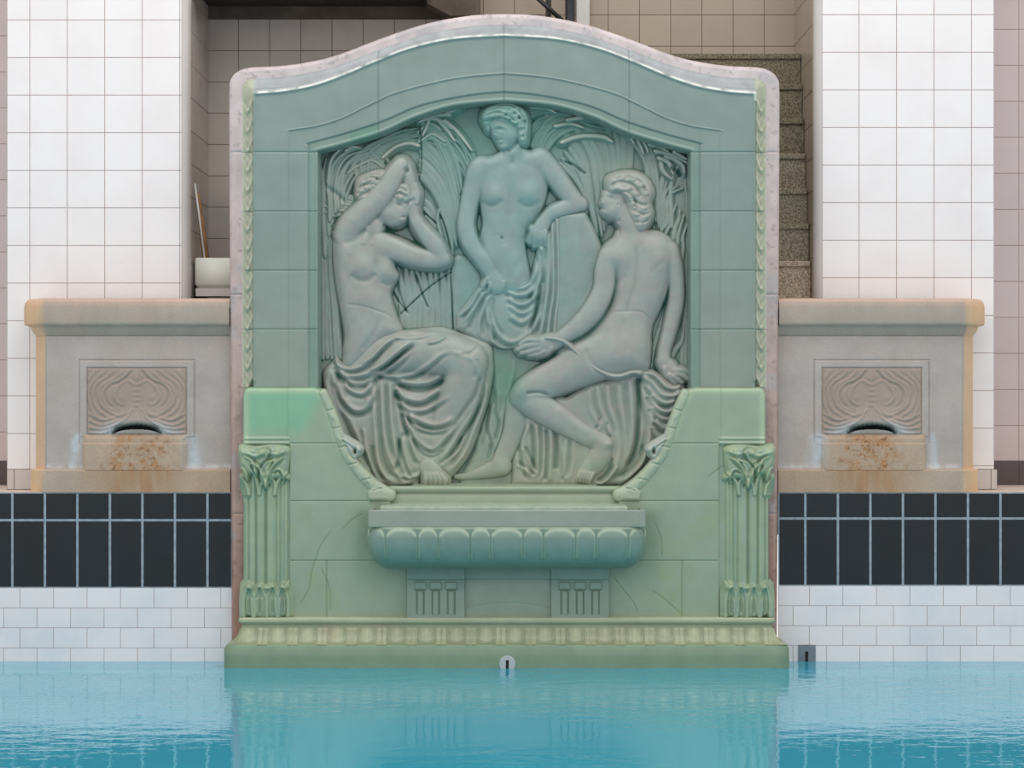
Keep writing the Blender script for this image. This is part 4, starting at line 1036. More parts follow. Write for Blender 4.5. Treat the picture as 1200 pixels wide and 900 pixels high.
cj = np.clip(jo*.5+crk*.55, 0, 1)[..., None]; col = col*(1-cj)+lin((108, 134, 96))*cj
nearb = (np.exp(-(np.maximum(np.abs(g.xx-594)-170, 0)/10)**2)*sstep((g.yy-592)/12)*sstep((700-g.yy)/60))[..., None]*.45
col = col*(1-nearb)+lin((104, 132, 104))*nearb
height_mesh('lower_body', g, h, s > -1.4, -.165, 0.0, .005, M['glaze'], col, FT)
# scroll rims with their curled leaf
def rim(mir):
    g = Grid(372, 455, 464, 592, 3)
    Lr = Layer(-40, g)
    C1 = [(379, 461), (387, 480), (393, 497), (399, 515), (406, 532), (418, 549), (432, 564), (446, 575), (456, 580)]
    P = cr(C1, step=1.5); d, sg, t = pdist(P, g.xx, g.yy)
    wd = 5.2+2.6*t
    hh = np.where(d < wd, 31+5.5*np.sqrt(np.maximum(1-(d/wd)**2, 0)), 31-5*(d-wd))
    Lr.h = np.maximum(Lr.h, hh)
    Lr.poly([(430, 577), (436, 570), (448, 571), (457, 576), (457, 587), (432, 587)], 32, 6, 4, closed_curve=False, sm=.6)
    Lr.poly([(397, 508), (405, 510), (414, 515), (422, 520), (426, 525), (424, 532), (419, 537), (414, 539), (408, 532), (402, 521)], 30, 8, 6, sm=.8)
    Lr.fold([(399, 511), (410, 516), (420, 523)], 1.0, -1.6); Lr.fold([(400, 516), (409, 521), (416, 527)], 1.0, -1.6); Lr.bump(416, 529, 1.6, 3.4, -9, 0); Lr.bump(422, 527, 3, 3, 3)
    for tt in (.14, .3, .46, .62, .78, .9):
        i = int(tt*(len(P)-1)); Lr.fold([(P[i][0]-6, P[i][1]+2), (P[i][0]+6, P[i][1]-1)], 1.1, -1.6)
    for tt in (.2, .4, .6, .8):
        i = int(tt*(len(P)-1)); Lr.bump(P[i][0], P[i][1], 2, 4, 1.4, -30)
    h = Lr.h
    n = noise2(g.xx, g.yy, 8, 41+mir)[..., None]; cav = np.clip(-(h-blur(np.maximum(h, 28), 2, 3))*.12, 0, .7)[..., None]
    col = lin((172, 184, 160))*(1+.12*n); lf = ((g.xx > 398+0*g.xx) & (g.yy > 506) & (g.yy < 540) & (sg*d < -4))[..., None]
    col = np.where(lf, lin((176, 182, 172)), col); col = col*(1-cav)+lin((92, 110, 84))*cav
    height_mesh('scroll_rim', g, h, h > 28.5, -.17, 0.0, .005, M['glaze'], col, FT, mirror=CX if mir else None)
rim(0); rim(1)
# ---- pilasters
def pilaster(mir):
    g = Grid(280, 516, 344, 730, 3)
    Lr = Layer(-40, g); X, Y = g.xx, g.yy
    xc = 312.0
    # shaft: fluted and slightly rounded
    xr = (X-xc)/25.0
    sh = 30+6*np.sqrt(np.clip(1-xr**2, 0, 1))
    fl = sum(a*np.exp(-((X-xq)/wq)**2) for xq, wq, a in ((291, 1.2, -1.8), (296, 2.6, .9), (300, 1.3, -2.2), (306, 2.6, 1.0), (311.5, 1.6, -2.8), (318, 3, 1.0), (324, 1.3, -1.6), (328.5, 1.3, -1.8), (333, 1.2, -1.2)))
    sh = np.where(np.abs(X-xc) < 25, sh+fl, 30-6*(np.abs(X-xc)-25))
    sh = np.where((Y > 540) & (Y < 712), sh, -40)
    Lr.h = np.maximum(Lr.h, sh)
    # capital: swelling leaves curling outward at the top
    Lr.poly([(279, 527), (283, 521), (300, 523), (320, 521), (338, 524), (339, 535), (337, 552), (333, 562), (322, 562), (312, 574), (302, 562), (296, 556), (288, 566), (285, 556), (281, 543)], 33, 9, 8, sm=1.4)
    for P_, a, w in (([(300, 566), (300, 552), (296, 540), (286, 534)], 3.2, 1.5), ([(304, 566), (305, 550), (312, 540), (322, 536)], -3.4, 1.4), ([(313, 574), (314, 560), (320, 546), (334, 534)], 3.6, 1.6),
                     ([(313, 574), (310, 560), (304, 548), (294, 540)], 3.6, 1.6), ([(330, 566), (330, 556), (326, 552), (320, 556)], -2.6, 1.3), ([(330, 568), (334, 558), (338, 552)], 2.8, 1.4),
                     ([(290, 568), (290, 558), (286, 550), (281, 548)], 3.2, 1.4), ([(288, 530), (300, 534), (312, 530)], 2.6, 2.2), ([(314, 530), (326, 532), (336, 527)], 2.6, 2.2), ([(300, 528), (310, 524), (318, 530), (312, 540)], -2.8, 1.5),
                     ([(322, 540), (316, 552), (315, 566)], -2.6, 1.2), ([(294, 544), (300, 556), (303, 566)], -2.6, 1.2)):
        Lr.fold(P_, w, a, cre=.4)
    for P_, w in (([(304, 580), (302, 566), (298, 556), (290, 552)], 2.0), ([(304, 580), (307, 566), (312, 560)], 2.0), ([(322, 580), (322, 566), (318, 560)], 2.0), ([(322, 580), (325, 566), (331, 558), (337, 560)], 2.0), ([(292, 580), (290, 570), (284, 560)], 2.0)):
        Lr.blade(P_, w, 36, 3.0, t1=.5)
    for x, y in ((286, 530), (297, 528), (308, 530), (320, 527), (332, 530), (284, 556), (310, 556), (335, 556), (298, 553)): Lr.bump(x, y, 4, 3, 2.6, 20)
    # foot: a ring of upright leaves
    Lr.poly([(285, 722), (284, 700), (286, 685), (300, 688), (312, 684), (326, 686), (339, 681), (339, 700), (338, 722), (312, 726)], 33, 6, 7, sm=1.2, closed_curve=False)
    for xa, xb in ((285, 300), (296, 314), (312, 328), (324, 339)):
        xm = (xa+xb)/2
        Lr.blade([(xa+1, 722), (xa+1, 704), (xm-3, 691), (xm, 685)], 2.2, 38.2, 2.2, t1=.4); Lr.blade([(xb-1, 722), (xb-1, 704), (xm+3, 691), (xm, 685)], 2.2, 38.2, 2.2, t1=.4)
        Lr.fold([(xm, 720), (xm, 692)], 1.4, -1.2); Lr.fold([(xm-3, 720), (xm-2.5, 700)], .9, 1.6); Lr.fold([(xm+3, 720), (xm+2.5, 700)], .9, 1.6); Lr.bump(xm, 687, 3.4, 2.6, 3.4)
    for xm in (294, 314, 335): Lr.bump(xm, 688, 4.5, 3, 4.5)
    h = Lr.h
    n = noise2(X, Y, 14, 51+mir)[..., None]; n2 = noise2(X*2.5, Y*.35, 12, 53+mir)[..., None]
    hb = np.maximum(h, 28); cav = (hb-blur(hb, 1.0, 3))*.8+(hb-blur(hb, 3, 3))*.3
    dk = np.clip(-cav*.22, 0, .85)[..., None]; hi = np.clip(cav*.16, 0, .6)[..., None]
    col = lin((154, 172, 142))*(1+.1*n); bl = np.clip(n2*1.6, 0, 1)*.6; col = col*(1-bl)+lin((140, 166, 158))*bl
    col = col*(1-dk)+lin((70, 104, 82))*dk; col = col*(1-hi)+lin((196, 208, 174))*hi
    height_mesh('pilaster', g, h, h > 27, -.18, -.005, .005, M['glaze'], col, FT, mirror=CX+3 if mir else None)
pilaster(0); pilaster(1)
# ---- bench under the figures
def vcol(c, n=.06, seed=1):
    c = lin(c)
    return lambda U, J, z, N, V: c*(1+n*noise2(V[..., 0]*200, V[..., 2]*200, 30, seed)[..., None]+n*.5*noise2(V[..., 0]*200, V[..., 2]*200, 7, seed+1)[..., None])
YF = -.13
xl, xr = sx(455, YF), sx(728, YF)
V, F, c = sweep(dense([(xl, .02), (xl, YF), (xr, YF), (xr, .02)], .02), [(-.14, sz(567, -.1)), (-.02, sz(569.5, YF)), (.004, sz(570.5, YF)), (.008, sz(573, YF)), (.004, sz(576, YF)), (-.012, sz(577.5, YF)), (-.012, sz(579, YF)), (-.006, sz(580, YF)), (-.006, sz(588, YF)), (-.006, sz(596, YF))], colf=vcol((156, 170, 146)))
mesh_np('bench', V, F, M['glaze'], FT, col=c)
# ---- basin
YK, YFR = -.155, -.42
s_ = (CAMD+YFR)/FPX
bx0, bx1 = (430.5-600)*s_, (757.5-600)*s_
rc = .10
def rrect(x0, x1, yb, yf, r, n=10):
    P = [(x0, yb), (x0, yf+r)]+[(x0+r-r*math.cos(t), yf+r-r*math.sin(t)) for t in np.linspace(0, math.pi/2, n)[1:]]
    P += [(x1-r+r*math.sin(t), yf+r-r*math.cos(t)) for t in np.linspace(0, math.pi/2, n)[:-1]]+[(x1, yf+r), (x1, yb)]
    return P
def zb(y): return sz(y, YFR)
BA = empty('basin', (sx(594, YFR), YFR, zb(667)), None); BA.parent = FT; BA.location = Vector(BA.location)-wloc(FT)
pth = dense(rrect(bx0, bx1, YK, YFR, .03), .008)
prof = [(-.12, zb(601)), (-.028, zb(601)), (-.026, zb(598.5)), (-.004, zb(598)), (0, zb(599)), (0, zb(606)), (0, zb(617)), (-.006, zb(618)), (-.02, zb(618.5))]
V, F, c = sweep(pth, prof, colf=vcol((150, 160, 148), .07, 3)); mesh_np('basin_rim', V, F, M['glaze'], BA, col=c, smooth=False)
box_obj('basin_shelf', (bx0+.05, bx1-.05, -.39, YK, zb(606), zb(600.5)), M['relief'], BA) if False else None
pth = dense(rrect(bx0+.004, bx1-.004, YK, YFR-.004, .12, 16), .004)
P_ = np.array(pth); us_ = np.concatenate([[0], np.cumsum(np.linalg.norm(np.diff(P_, axis=0), axis=1))])
zt, zl = zb(617.5), zb(668)
prof = []
for t in np.linspace(0, 1, 60):
    ang = t*math.pi/2
    prof.append((-.004+.012*min(1, t*8)-.115*(1-math.cos(ang))**1.15, zt+(zl-zt)*math.sin(ang)**.9 if True else 0))
prof.append((-.2, zl-.002))
Xm = np.interp(us_, us_, P_[:, 0])
lobes = []
for k in range(-3, 4):
    lobes.append((594+61.7*k, 17.5)); lobes.append((594+30.9+61.7*k, 10.5))
def bd(U, J, z):
    # lobes are laid out along the arc length, measured from the middle of the front
    um = us_[-1]/2; q = 594+(U-um)/s_
    vv = np.clip((zt-z)/(zt-zl), 0, 1)
    d = np.zeros_like(U); edge = np.zeros_like(U)
    for cx_, w in lobes:
        x = (q-cx_)/w; m = np.abs(x) < 1
        topv = .06+.16*np.clip(np.abs(x), 0, 1)**3
        d = np.where(m, np.maximum(d, .0085*np.sqrt(np.clip(1-x**2, 0, 1))*sstep((vv-topv)/.05)), d)
        edge = np.where(m, np.maximum(edge, np.exp(-((vv-topv)/.035)**2)), edge)
    d *= sstep((.95-vv)/.5)
    return d+edge*.005*(vv < .4)
def bc_(U, J, z, N, V):
    um = us_[-1]/2; q = 594+(U-um)/s_; vv = np.clip((zt-z)/(zt-zl), 0, 1)
    base = lin((134, 154, 142))*(1-vv[..., None])+lin((112, 146, 134))*vv[..., None]
    D = bd(U, J, z); e = np.clip(1-D/.005, 0, 1)[..., None]*.5
    c = base*(1-e)+lin((74, 112, 96))*e
    ed = np.zeros_like(U)
    for cx_, w in lobes:
        x = (q-cx_)/w; topv = .06+.16*np.clip(np.abs(x), 0, 1)**3
        ed = np.where(np.abs(x) < 1, np.maximum(ed, np.exp(-((vv-topv)/.05)**2)), ed)
        ed = np.maximum(ed, (np.abs(np.abs(q-cx_)-w) < 1.0)*(vv > .2)*(vv < .74)*.35)
    ed = np.maximum(ed, (vv < .05)*.8)[..., None]*.8
    c = c*(1-ed)+lin((176, 190, 166))*ed
    return c*(1+.08*noise2(q, vv*60, 12, 61)[..., None])
V, F, c = sweep(pth, prof, disp=bd, colf=bc_); mesh_np('bowl', V, F, M['glaze'], BA, col=c)
# solid top inside the rim: ledge and dry basin floor
bm = bmesh.new(); box(bm, bx0+.02, bx1-.02, YFR+.025, YK+.01, zb(606), zb(600.5)); bm_obj('basin_floor', bm, mat_noise('basin_floor_glaze', (140, 156, 142), (160, 172, 156), 14, .5), BA)
bm = bmesh.new(); box(bm, sx(446, -.3), sx(735, -.3), -.36, YK+.01, zb(600.5)-.01, sz(593.5, -.36), bev=.006); bm_obj('inner_ledge', bm, mat_noise('pale_ledge_glaze', (164, 184, 168), (184, 198, 180), 22, .4), BA)
# ---- brackets and panel below the basin
def bracket(x0, x1, mir):
    g = Grid(x0-2, 665, x1+2, 727, 3); X, Y = g.xx, g.yy
    d = np.minimum(X-x0, x1-X)
    h = np.where(d > 0, 33+9*sstep(d/1.2), 33+6*d)
    h = h+np.where((Y < 680) & (d > 0), 3*sstep((680-Y)/2), 0)
    w = x1-x0
    for k in range(3):
        xc = x0+w*(.24+.26*k)
        tb_ = (np.abs(X-xc) < 6.3)*1.0
        h += tb_*((Y > 682) & (Y < 690))*2.4
        gr = ((Y > 693) & (Y < 720))*1.0
        h -= gr*(1.9*np.exp(-((X-xc+4)/.8)**2)+1.9*np.exp(-((X-xc-4)/.8)**2)); h += gr*.7*np.exp(-((X-xc)/3)**2)
        h -= 2*np.exp(-((X-xc)/6.5)**6)*np.exp(-((Y-691.5)/1.0)**2)
    n = noise2(X, Y, 18, 71+mir)[..., None]; hb = np.maximum(h, 30); dk = np.clip(-(hb-blur(hb, 1, 3))*.35, 0, .8)[..., None]
    tcol = sstep((700-Y)/30)[..., None]
    col = lin((148, 162, 146))*(1-tcol)+lin((118, 146, 132))*tcol; col = col*(1+.09*n); col = col*(1-dk)+lin((74, 100, 84))*dk
    height_mesh('bracket', g, h, h > 29, -.2, 0.0, .005, M['glaze'], col, FT)
bracket(476, 545.5, 0); bracket(645, 714.5, 1)
g = Grid(543, 664, 648, 727, 2); X, Y = g.xx, g.yy
h = 35+5*sstep((679-Y)/1.5)-.6*np.exp(-((Y-(712-5*np.cos((X-595)/30)))/.7)**2)
n = noise2(X, Y, 24, 75)[..., None]; tcol = sstep((690-Y)/20)[..., None]
col = (lin((154, 166, 150))*(1-tcol)+lin((120, 146, 130))*tcol)*(1+.08*n)
height_mesh('apron_panel', g, h, h > 0, -.18, 0.0, .005, M['glaze'], col, FT)
# ---- plinth standing in the water
px0, px1, pY = -1.553, 1.492, -.20
pth = dense([(px0, .05), (px0, pY), (px1, pY), (px1, .05)], .006)
zA, zB2, zC = sz(724, -.22), sz(730, -.22), sz(755.5, -.28)
prof = [(-.12, zA), (.012, zA), (.018, zA-.003)]+[(.020, z) for z in (zA-.008, zB2+.006)]+[(.016, zB2), (.006, zB2-.003), (.004, zB2-.008)]
for t in np.linspace(0, 1, 26): prof.append((.004+.078*(1-math.cos(t*math.pi/2)), zB2-.008+(zC-zB2+.008)*math.sin(t*math.pi/2)))
cov0, cov1 = zB2-.008, zC
prof += [(.083, zC-.006), (.087, zC-.009), (.087, zC-.014), (.092, zC-.018), (.092, .06), (.092, 0), (.092, -.3), (.092, -.9)]
PP = np.array(pth); ul = np.linalg.norm(np.diff(PP, axis=0), axis=1).sum()
def orn(U, z):
    v = (cov0-z)/(cov0-cov1); on = (v > .02) & (v < 1.0)
    ph = ((U-.2)/.171) % 1.0
    x = (ph-.5)*2
    egg = np.exp(-(x/.36)**4)*np.sin(np.clip((v-.15)/.8, 0, 1)*math.pi)
    fan = .5+.5*np.cos(x*math.pi*5)
    m = np.exp(-((np.abs(x)-.82)/.05)**2)+np.exp(-((np.abs(x)-.70)/.04)**2)+.8*np.exp(-((np.abs(x)-.93)/.04)**2)
    return on*np.clip(egg*(.6+.4*fan)*1.0+.9*m*(v > .2), 0, 1.6)
def pd_(U, J, z): return orn(U, z)*.013
def pc_(U, J, z, N, V):
    o_ = orn(U, z)[..., None]; x = V[..., 0]*200
    n = noise2(x, z*200, 16, 81)[..., None]; n2 = noise2(x, z*200, 50, 82)[..., None]
    cove = ((z < cov0+.004) & (z > cov1))[..., None]
    base = np.where(cove, lin((178, 184, 150)), lin((124, 148, 118)))
    base = np.where(((z > cov0) & (z <= zA+.01))[..., None], lin((182, 188, 156)), base)
    base = np.where((z < zC-.003)[..., None], lin((128, 152, 126))*(1+.05*n2), base)
    dk = cove*np.clip(.7-o_, 0, 1)*.7
    base = base*(1-dk)+lin((104, 120, 90))*dk
    pk = np.clip(n2*1.8-.3, 0, 1)*cove*.35; base = base*(1-pk)+lin((184, 152, 132))*pk
    return base*(1+.09*n)
V, F, c = sweep(pth, prof, disp=pd_, colf=pc_); mesh_np('plinth', V, F, M['glaze'], FT, col=c)
# plinth floor and core behind
O_ = np.array(arch(A_OUT, 320, 757)); sc_ = (CAMD-.08)/FPX
bm = bmesh.new(); rings = []
for yq, ins in ((-.045, 1.2), (.24, 1.2), (.055, 2.0)):
    rings.append([bm.verts.new(((CX-600+(x-CX)*(1-ins/320))*sc_, yq, CAMZ+(450-y-ins)*sc_)) for x, y in O_])
n_ = len(O_)
for i in range(n_): bm.faces.new([rings[0][i], rings[0][(i+1) % n_], rings[1][(i+1) % n_], rings[1][i]])
bm.faces.new(rings[1]); bm.faces.new(rings[2]); bmesh.ops.recalc_face_normals(bm, faces=bm.faces)
bm_obj('slab', bm, M['stone_slab'], FT)
box_obj('core', (sx(272), sx(911), .06, .235, -.9, sz(757, .1)+.02), M['grout_brown'], FT)

# ================================================================= stone troughs at both sides
def trough(mir):
    sg = 1 if not mir else -1
    mx = lambda x: x if not mir else 2*(CX-600)*.005-x
    E = empty('stone_trough', (mx(-2.2), .02, DZ), 'weathered granite trough with carved scroll panel on the %s side of the green fountain' % ('left' if not mir else 'right'), 'trough', None)
    T = .02
    xw, xc, xi = sx(37), sx(53), sx(270)
    path = [(xw, .296), (xw, T+.09), (xc, T), (xi, T)]
    if mir: path = [(mx(x), y) for x, y in path[::-1]]
    path = dense(path, .012)
    def colf(base, k=0):
        def f(U, J, z, N, V):
            x = V[..., 0] if not mir else 2*(CX-600)*.005-V[..., 0]
            X = x/.005+600; Yp = 450-(z-CAMZ)/.005
            n = noise2(X, Yp, 34, 91+mir)[..., None]; n2 = noise2(X*1.6, Yp*.5, 14, 92+mir)[..., None]
            side = sstep((52.5-X+2*n2[..., 0])/3)[..., None]
            c = base*(1+.07*n+.05*n2)
            pkk = np.clip(n*1.5, 0, 1)*.4; c = c*(1-pkk)+lin((178, 152, 136))*pkk
            c = c*(1-side)+lin((214, 180, 146))*side
            if k == 1:      # worn pale top edge
                tp = sstep((356-Yp)/4)[..., None]*.7; c = c*(1-tp)+lin((212, 178, 156))*tp
                tp = sstep((350.2-Yp)/.8)[..., None]*.6; c = c*(1-tp)+lin((120, 92, 84))*tp
            if k == 2:
                tp = sstep((X-75)/40)[..., None]*.65*(.7+.3*n); c = c*(1-tp)+lin((184, 152, 120))*tp
                st_ = (np.exp(-((X-163)/42)**4)*(.6+.6*noise2(X, Yp, 6, 95)))[..., None].clip(0, 1)*.75; c = c*(1-st_)+lin((172, 116, 66))*st_
                ch = sstep((44.5-X+2*n2[..., 0])/3)[..., None]; c = c*(1-ch)+lin((218, 186, 148))*ch
            return c
        return f
    g0 = lin((184, 173, 167))
    z = lambda y: sz(y, 0)
    V, F, c = sweep(path, [(-.002, z(392)), (0, z(400)), (0, z(549)), (0, z(553))], colf=colf(g0)); mesh_np('body', V, F, M['stone'], E, col=c, smooth=False)
    pr = [(-.2, z(349.6)), (.02, z(349.6)), (.035, z(350.2)), (.05, z(352)), (.06, z(355)), (.064, z(360)), (.064, z(378)), (.060, z(381)), (.030, z(382.5)), (.026, z(384)), (.020, z(388)), (.006, z(391.5)), (.0, z(393.5))]
    V, F, c = sweep(path, pr, colf=colf(lin((178, 164, 152)), 1)); mesh_np('coping', V, F, M['stone'], E, col=c)
    pr = [(0, z(549.5)), (.022, z(550.5)), (.026, z(552)), (.026, z(577))]
    V, F, c = sweep(path, pr, colf=colf(lin((184, 166, 148)), 2)); mesh_np('base_course', V, F, M['stone'], E, col=c, smooth=False)
    # carved front: sunk border, scroll panel, spout arch, stained apron block
    g = Grid(54, 394, 270.5, 551, 2.5); Lr = Layer(1.0, g); X, Y = g.xx, g.yy
    fr = (X > 92.5)*(X < 227.5)*(Y > 422)*(Y < 512)
    dd = np.minimum.reduce([X-92.5, 227.5-X, Y-422])
    h = 1.0-1.0*np.exp(-(dd/.8)**2)*(Y < 520)*(X > 88)*(X < 232)*(Y > 418)+.0
    h = h+.7*fr*sstep(dd/1.5)
    pn = np.minimum.reduce([X-101.5, 218-X, Y-431, 509-Y])
    h = h-1.6*np.exp(-(pn/.8)**2)*(X > 98)*(X < 222)*(Y > 428)
    Lr.h = h
    S = Layer(0, g)
    for s2_ in (1, -1):
        m = lambda x: x if s2_ > 0 else 320-x
        for P_, w, a in (([(156, 433), (144, 446), (130, 452), (123, 462), (127, 474), (140, 480)], 1.5, -2.4), ([(160, 452), (148, 446), (138, 454), (134, 466), (142, 474), (150, 470)], 1.6, 1.8),
                         ([(144, 434), (132, 444), (119, 452), (116, 466), (122, 478), (140, 487), (152, 480)], 1.5, 1.9), ([(134, 433), (124, 442), (111, 452), (109, 468), (116, 482), (134, 492)], 1.4, 1.6),
                         ([(122, 434), (112, 444), (104, 456), (104, 470), (110, 486), (126, 494)], 1.4, 1.5), ([(112, 433), (104, 444), (103, 450)], 1.4, 1.2),
                         ([(103, 484), (118, 492), (136, 488), (150, 480)], 1.6, 2.2), ([(103, 492), (118, 498), (136, 492), (150, 482)], 1.6, 2.2), ([(103, 501), (120, 502), (136, 497), (152, 486)], 1.8, 2.6), ([(104, 507), (120, 507), (134, 501)], 1.8, 2.4),
                         ([(148, 492), (152, 482), (158, 478)], 1.6, 2.0), ([(152, 494), (155, 484), (159, 480)], 1.2, 1.6)):
            S.fold([(m(x), y) for x, y in P_], w, a*1.1, cre=.6, side=s2_, t0=.05, t1=.2)
        S.bump(m(142), 466, 3.4, 3.4, 2.0); S.bump(m(131), 462, 12, 16, 1.3)
    for y in (438, 444): S.bump(160, y, 2.6, 6, 1.8)
    for y in (457, 463, 469, 475): S.bump(160, y, 5, 1.8, 2.2)
    S.bump(160, 486, 14, 8, 2.6); S.bump(160, 446, 4, 10, 1.0)
    Lr.h = Lr.h+.42*blur(S.h, .5, 2.5)*(pn > .5)
    # lip over the spout: bulging apron whose lower edge is an arch
    bul = np.exp(-((X-160)/34)**4)*np.exp(-((Y-498)/9)**2); Lr.h += 3.0*bul
    arch_y = 508-10.5*np.sqrt(np.clip(1-((X-160)/27.5)**2, 0, 1)); opening_shade = (np.abs(X-160) < 27.5)*(Y > arch_y)*(Y < 509.5-6.2*np.sqrt(np.clip(1-((X-160)/27.5)**2, 0, 1)))
    Lr.h = np.where(opening_shade > 0, .15, Lr.h)
    # apron block in front below the panel
    blk = np.minimum.reduce([X-96, 219-X, Y-509+0*X]); Lr.h = np.where(blk > 0, np.maximum(Lr.h, 1+3*sstep(blk/6)), Lr.h)
    h2 = np.minimum.reduce([X-96, 219-X, Y-519]); Lr.h = np.where(h2 > 0, Lr.h+1.4*sstep(h2/1.5), Lr.h)
    h = Lr.h+.12*noise2(X, Y, 4, 99+mir, 2)
    n = noise2(X, Y, 34, 101+mir)[..., None]; n2 = noise2(X, Y, 7, 102+mir)[..., None]; nv = noise2(X*1.5, Y*.4, 10, 103+mir)[..., None]
    col = g0*(1+.07*n+.04*n2); pk = np.clip(n*1.5, 0, 1)*.4; col = col*(1-pk)+lin((180, 154, 138))*pk
    inp = (pn > 0)[..., None]; col = np.where(inp, lin((170, 152, 140))*(1+.06*n), col)
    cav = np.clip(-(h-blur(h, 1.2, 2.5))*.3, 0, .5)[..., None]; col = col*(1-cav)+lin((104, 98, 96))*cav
    lime = (np.exp(-((Y-499-.006*(X-160)**2)/8)**2)*(pn > 0)*sstep((np.abs(X-160))/40+.4))[..., None]*.75
    col = col*(1-lime)+lin((192, 194, 198))*lime*(1+.1*n2)
    bk = ((blk > 0))[..., None]; col = np.where(bk, (lin((188, 166, 146))*(1+.05*n)), col)
    st_ = (bk[..., 0]*np.exp(-((X-162)/(34+.35*(Y-510)))**4)*(.5+.3*np.exp(-((np.abs(X-162)-20)/12)**2)+.9*n2[..., 0]))[..., None].clip(0, 1); n5 = noise2(X, Y*1.6, 4, 109+mir, 3)[..., None]; st_ = np.clip(st_*(.75+.8*n5), 0, 1); col = col*(1-st_*.75)+lin((178, 122, 72))*st_*.75
    n4 = noise2(X, Y, 2.6, 108+mir, 2)[..., None]; drk = ((n4 > .25)*st_)*.55; col = col*(1-drk)+lin((96, 62, 36))*drk
    for xx0 in (88, 224):
        run = (np.exp(-((X-xx0-(Y-520)*(.12 if xx0 > 100 else -.1))/(4.5 if xx0 < 100 else 10))**2)*sstep((Y-503)/12)*(.6+.6*nv[..., 0])*(.8+.5*n2[..., 0]))[..., None].clip(0, .85)
        col = col*(1-run)+lin((206, 214, 222))*run
    foot = (np.exp(-((Y-547)/3)**2)*(np.abs(X-157) > 60)*(.5+.8*n2[..., 0]))[..., None].clip(0, .8); col = col*(1-foot)+lin((214, 208, 206))*foot
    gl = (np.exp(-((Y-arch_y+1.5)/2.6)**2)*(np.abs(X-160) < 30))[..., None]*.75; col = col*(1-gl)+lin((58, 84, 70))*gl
    col = np.where((opening_shade > 0)[..., None], lin((14, 18, 16)), col)  # flat dark patch painted for the shade inside the spout opening
    height_mesh('carved_panel', g, h, np.ones_like(h, bool), .0, T-.0005, .005, M['stone'], col, E, mirror=CX if mir else None)
    # dark green spout lip
    bm = bmesh.new(); pts = []
    for t in np.linspace(0, math.pi, 15):
        pts.append((sx(160+26.5*math.cos(t)), z(507.5-10*math.sin(t))))
    for a, b in zip(pts[:-1], pts[1:]): tube(bm, (mx(a[0]), -.002, a[1]), (mx(b[0]), -.002, b[1]), .0065, n=8)
    bm_obj('spout_lip', bm, M['lip'], E, True)
    bm = bmesh.new(); box(bm, min(mx(xc), mx(xi)), max(mx(xc), mx(xi)), T+.055, .29, z(577), z(360)); bm_obj('core', bm, M['grout_brown'], E)
trough(0); trough(1)

# ================================================================= small fittings on the water line
dr = empty('overflow_drain', (sx(594.5, -.293), -.296, sz(783, -.29)), 'small round pale drain cover with a dark slot at the middle of the fountain plinth', 'drain')
bm = bmesh.new(); yy0 = -.2925; tube(bm, (sx(594.5, -.293), yy0, sz(778, -.293)), (sx(594.5, -.293), yy0-.008, sz(778, -.293)), .048, .044, 32); bm_obj('cover', bm, M['plastic'], dr)
bm = bmesh.new(); box(bm, sx(594.5, -.3)-.0085, sx(594.5, -.3)+.0085, yy0-.011, yy0-.006, sz(784, -.3), sz(773.5, -.3), bev=.002); bm_obj('slot', bm, M['dark'], dr)
dr = empty('overflow_drain', (sx(945.5), -.006, sz(775)), 'square grey drain with a dark keyhole opening in the white tiles right of the fountain', 'drain')
bm = bmesh.new(); box(bm, sx(935.5), sx(955.5), -.012, -.0015, sz(786), sz(755.5), bev=.002); bm_obj('cover', bm, M['drain_grey'], dr)
bm = bmesh.new(); box(bm, sx(945)-.009, sx(945)+.009, -.0145, -.008, sz(784), sz(765), bev=.002); tube(bm, (sx(945), -.008, sz(765)), (sx(945), -.0147, sz(765)), .010, n=20); bm_obj('slot', bm, M['dark'], dr)

# ================================================================= pool
m, nt, p = nodes('pool_water'); N = nt.nodes; Lk = nt.links
tc = N.new('ShaderNodeTexCoord'); mp = N.new('ShaderNodeMapping'); mp.inputs['Scale'].default_value = (1.0, 1.7, 1); Lk.new(tc.outputs['Object'], mp.inputs[0])
n1 = N.new('ShaderNodeTexNoise'); n1.inputs['Scale'].default_value = 5.5; n1.inputs['Detail'].default_value = 3; n1.inputs['Roughness'].default_value = .55; Lk.new(mp.outputs[0], n1.inputs['Vector'])
n2 = N.new('ShaderNodeTexNoise'); n2.inputs['Scale'].default_value = .55; n2.inputs['Detail'].default_value = 2; Lk.new(tc.outputs['Object'], n2.inputs['Vector'])
mr = N.new('ShaderNodeMapRange'); mr.inputs[1].default_value = .40; mr.inputs[2].default_value = .62; mr.inputs[3].default_value = .25; mr.inputs[4].default_value = 1; Lk.new(n2.outputs['Fac'], mr.inputs[0])
ml = N.new('ShaderNodeMath'); ml.operation = 'MULTIPLY'; Lk.new(n1.outputs['Fac'], ml.inputs[0]); Lk.new(mr.outputs[0], ml.inputs[1])
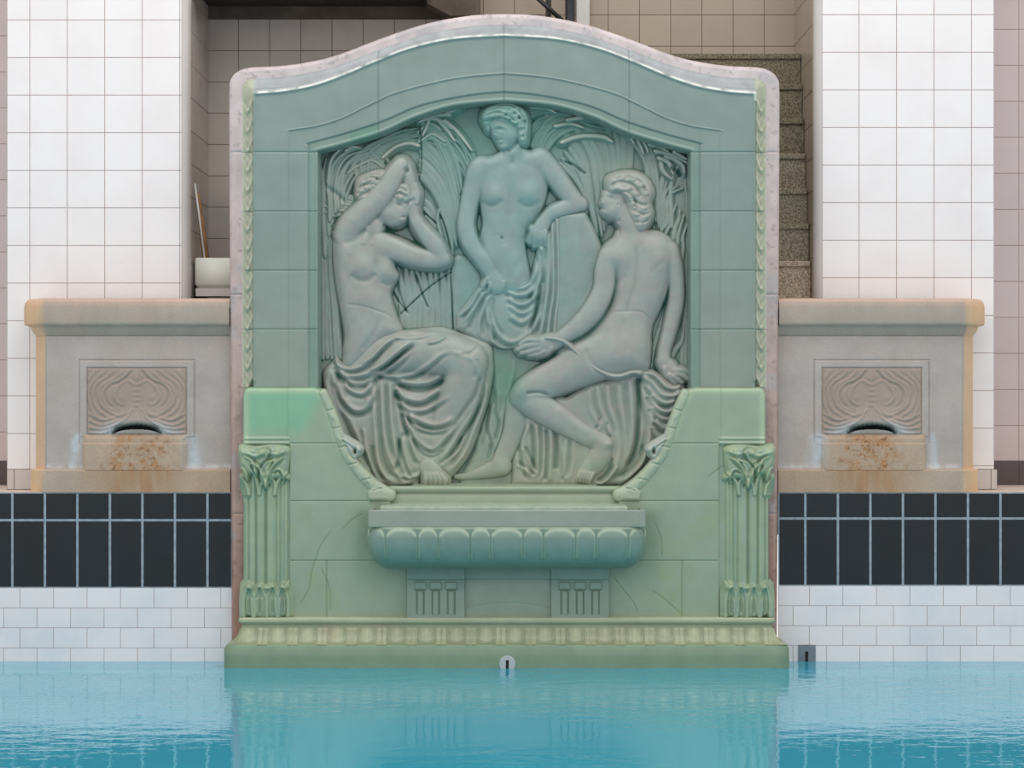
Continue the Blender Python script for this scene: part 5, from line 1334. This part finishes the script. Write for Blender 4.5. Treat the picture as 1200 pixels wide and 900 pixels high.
bp = N.new('ShaderNodeBump'); bp.inputs['Strength'].default_value = 1.0; bp.inputs['Distance'].default_value = WATER_BUMP; Lk.new(ml.outputs[0], bp.inputs['Height']); Lk.new(bp.outputs[0], p.inputs['Normal'])
p.inputs['Base Color'].default_value = (*lin((60, 178, 206)), 1); p.inputs['Roughness'].default_value = .015; p.inputs['IOR'].default_value = 2.25
p.inputs['Transmission Weight'].default_value = .10
nx, ny = 120, 90
bm = bmesh.new(); vs = [bm.verts.new(v) for v in ((-5.2, -14, 0), (5.2, -14, 0), (5.2, .0, 0), (-5.2, .0, 0))]; bm.faces.new(vs)
o = bm_obj('pool_water', bm, m); prop(o, 'turquoise pool water reflecting the fountain and the tiled wall', 'water', kind='stuff')
q = gridq(list(np.arange(-5.2, 5.21, .4)), list(np.arange(-14, .01, .4)))
prop(tile_mesh('floor_pool', q, lambda u, v, d: (u, v, -1.3+d), [M['pool_floor'], M['grout_blue']], gap=.004), kind='structure')

# ================================================================= light, sky, camera
w = bpy.data.worlds.new('World'); bpy.context.scene.world = w; w.use_nodes = True
wb = w.node_tree.nodes['Background']; wb.inputs[0].default_value = (1.0, .985, .975, 1); wb.inputs[1].default_value = WORLD_E
def area(name, loc, tgt, sx_, sy_, e, col=(1, 1, 1)):
    l = bpy.data.lights.new(name, 'AREA'); l.shape = 'RECTANGLE'; l.size = sx_; l.size_y = sy_; l.energy = e; l.color = col
    o = bpy.data.objects.new(name, l); C.objects.link(o); o.location = loc
    o.rotation_euler = (Vector(tgt)-Vector(loc)).to_track_quat('-Z', 'Y').to_euler(); return o
area('skylight', (-.1, -3.6, 7.5), (0, .1, 1.6), 7, 3.2, SKY_E, (1, .985, .96))
cam = bpy.data.cameras.new('Camera'); co = bpy.data.objects.new('Camera', cam); C.objects.link(co)
co.location = (0, -CAMD, CAMZ); co.rotation_euler = (math.pi/2, 0, 0); cam.sensor_width = 36; cam.lens = 36*FPX/1200; cam.clip_end = 200
bpy.context.scene.camera = co
vs_ = bpy.context.scene.view_settings; vs_.view_transform = 'Standard'; vs_.look = 'None'; vs_.exposure = 0
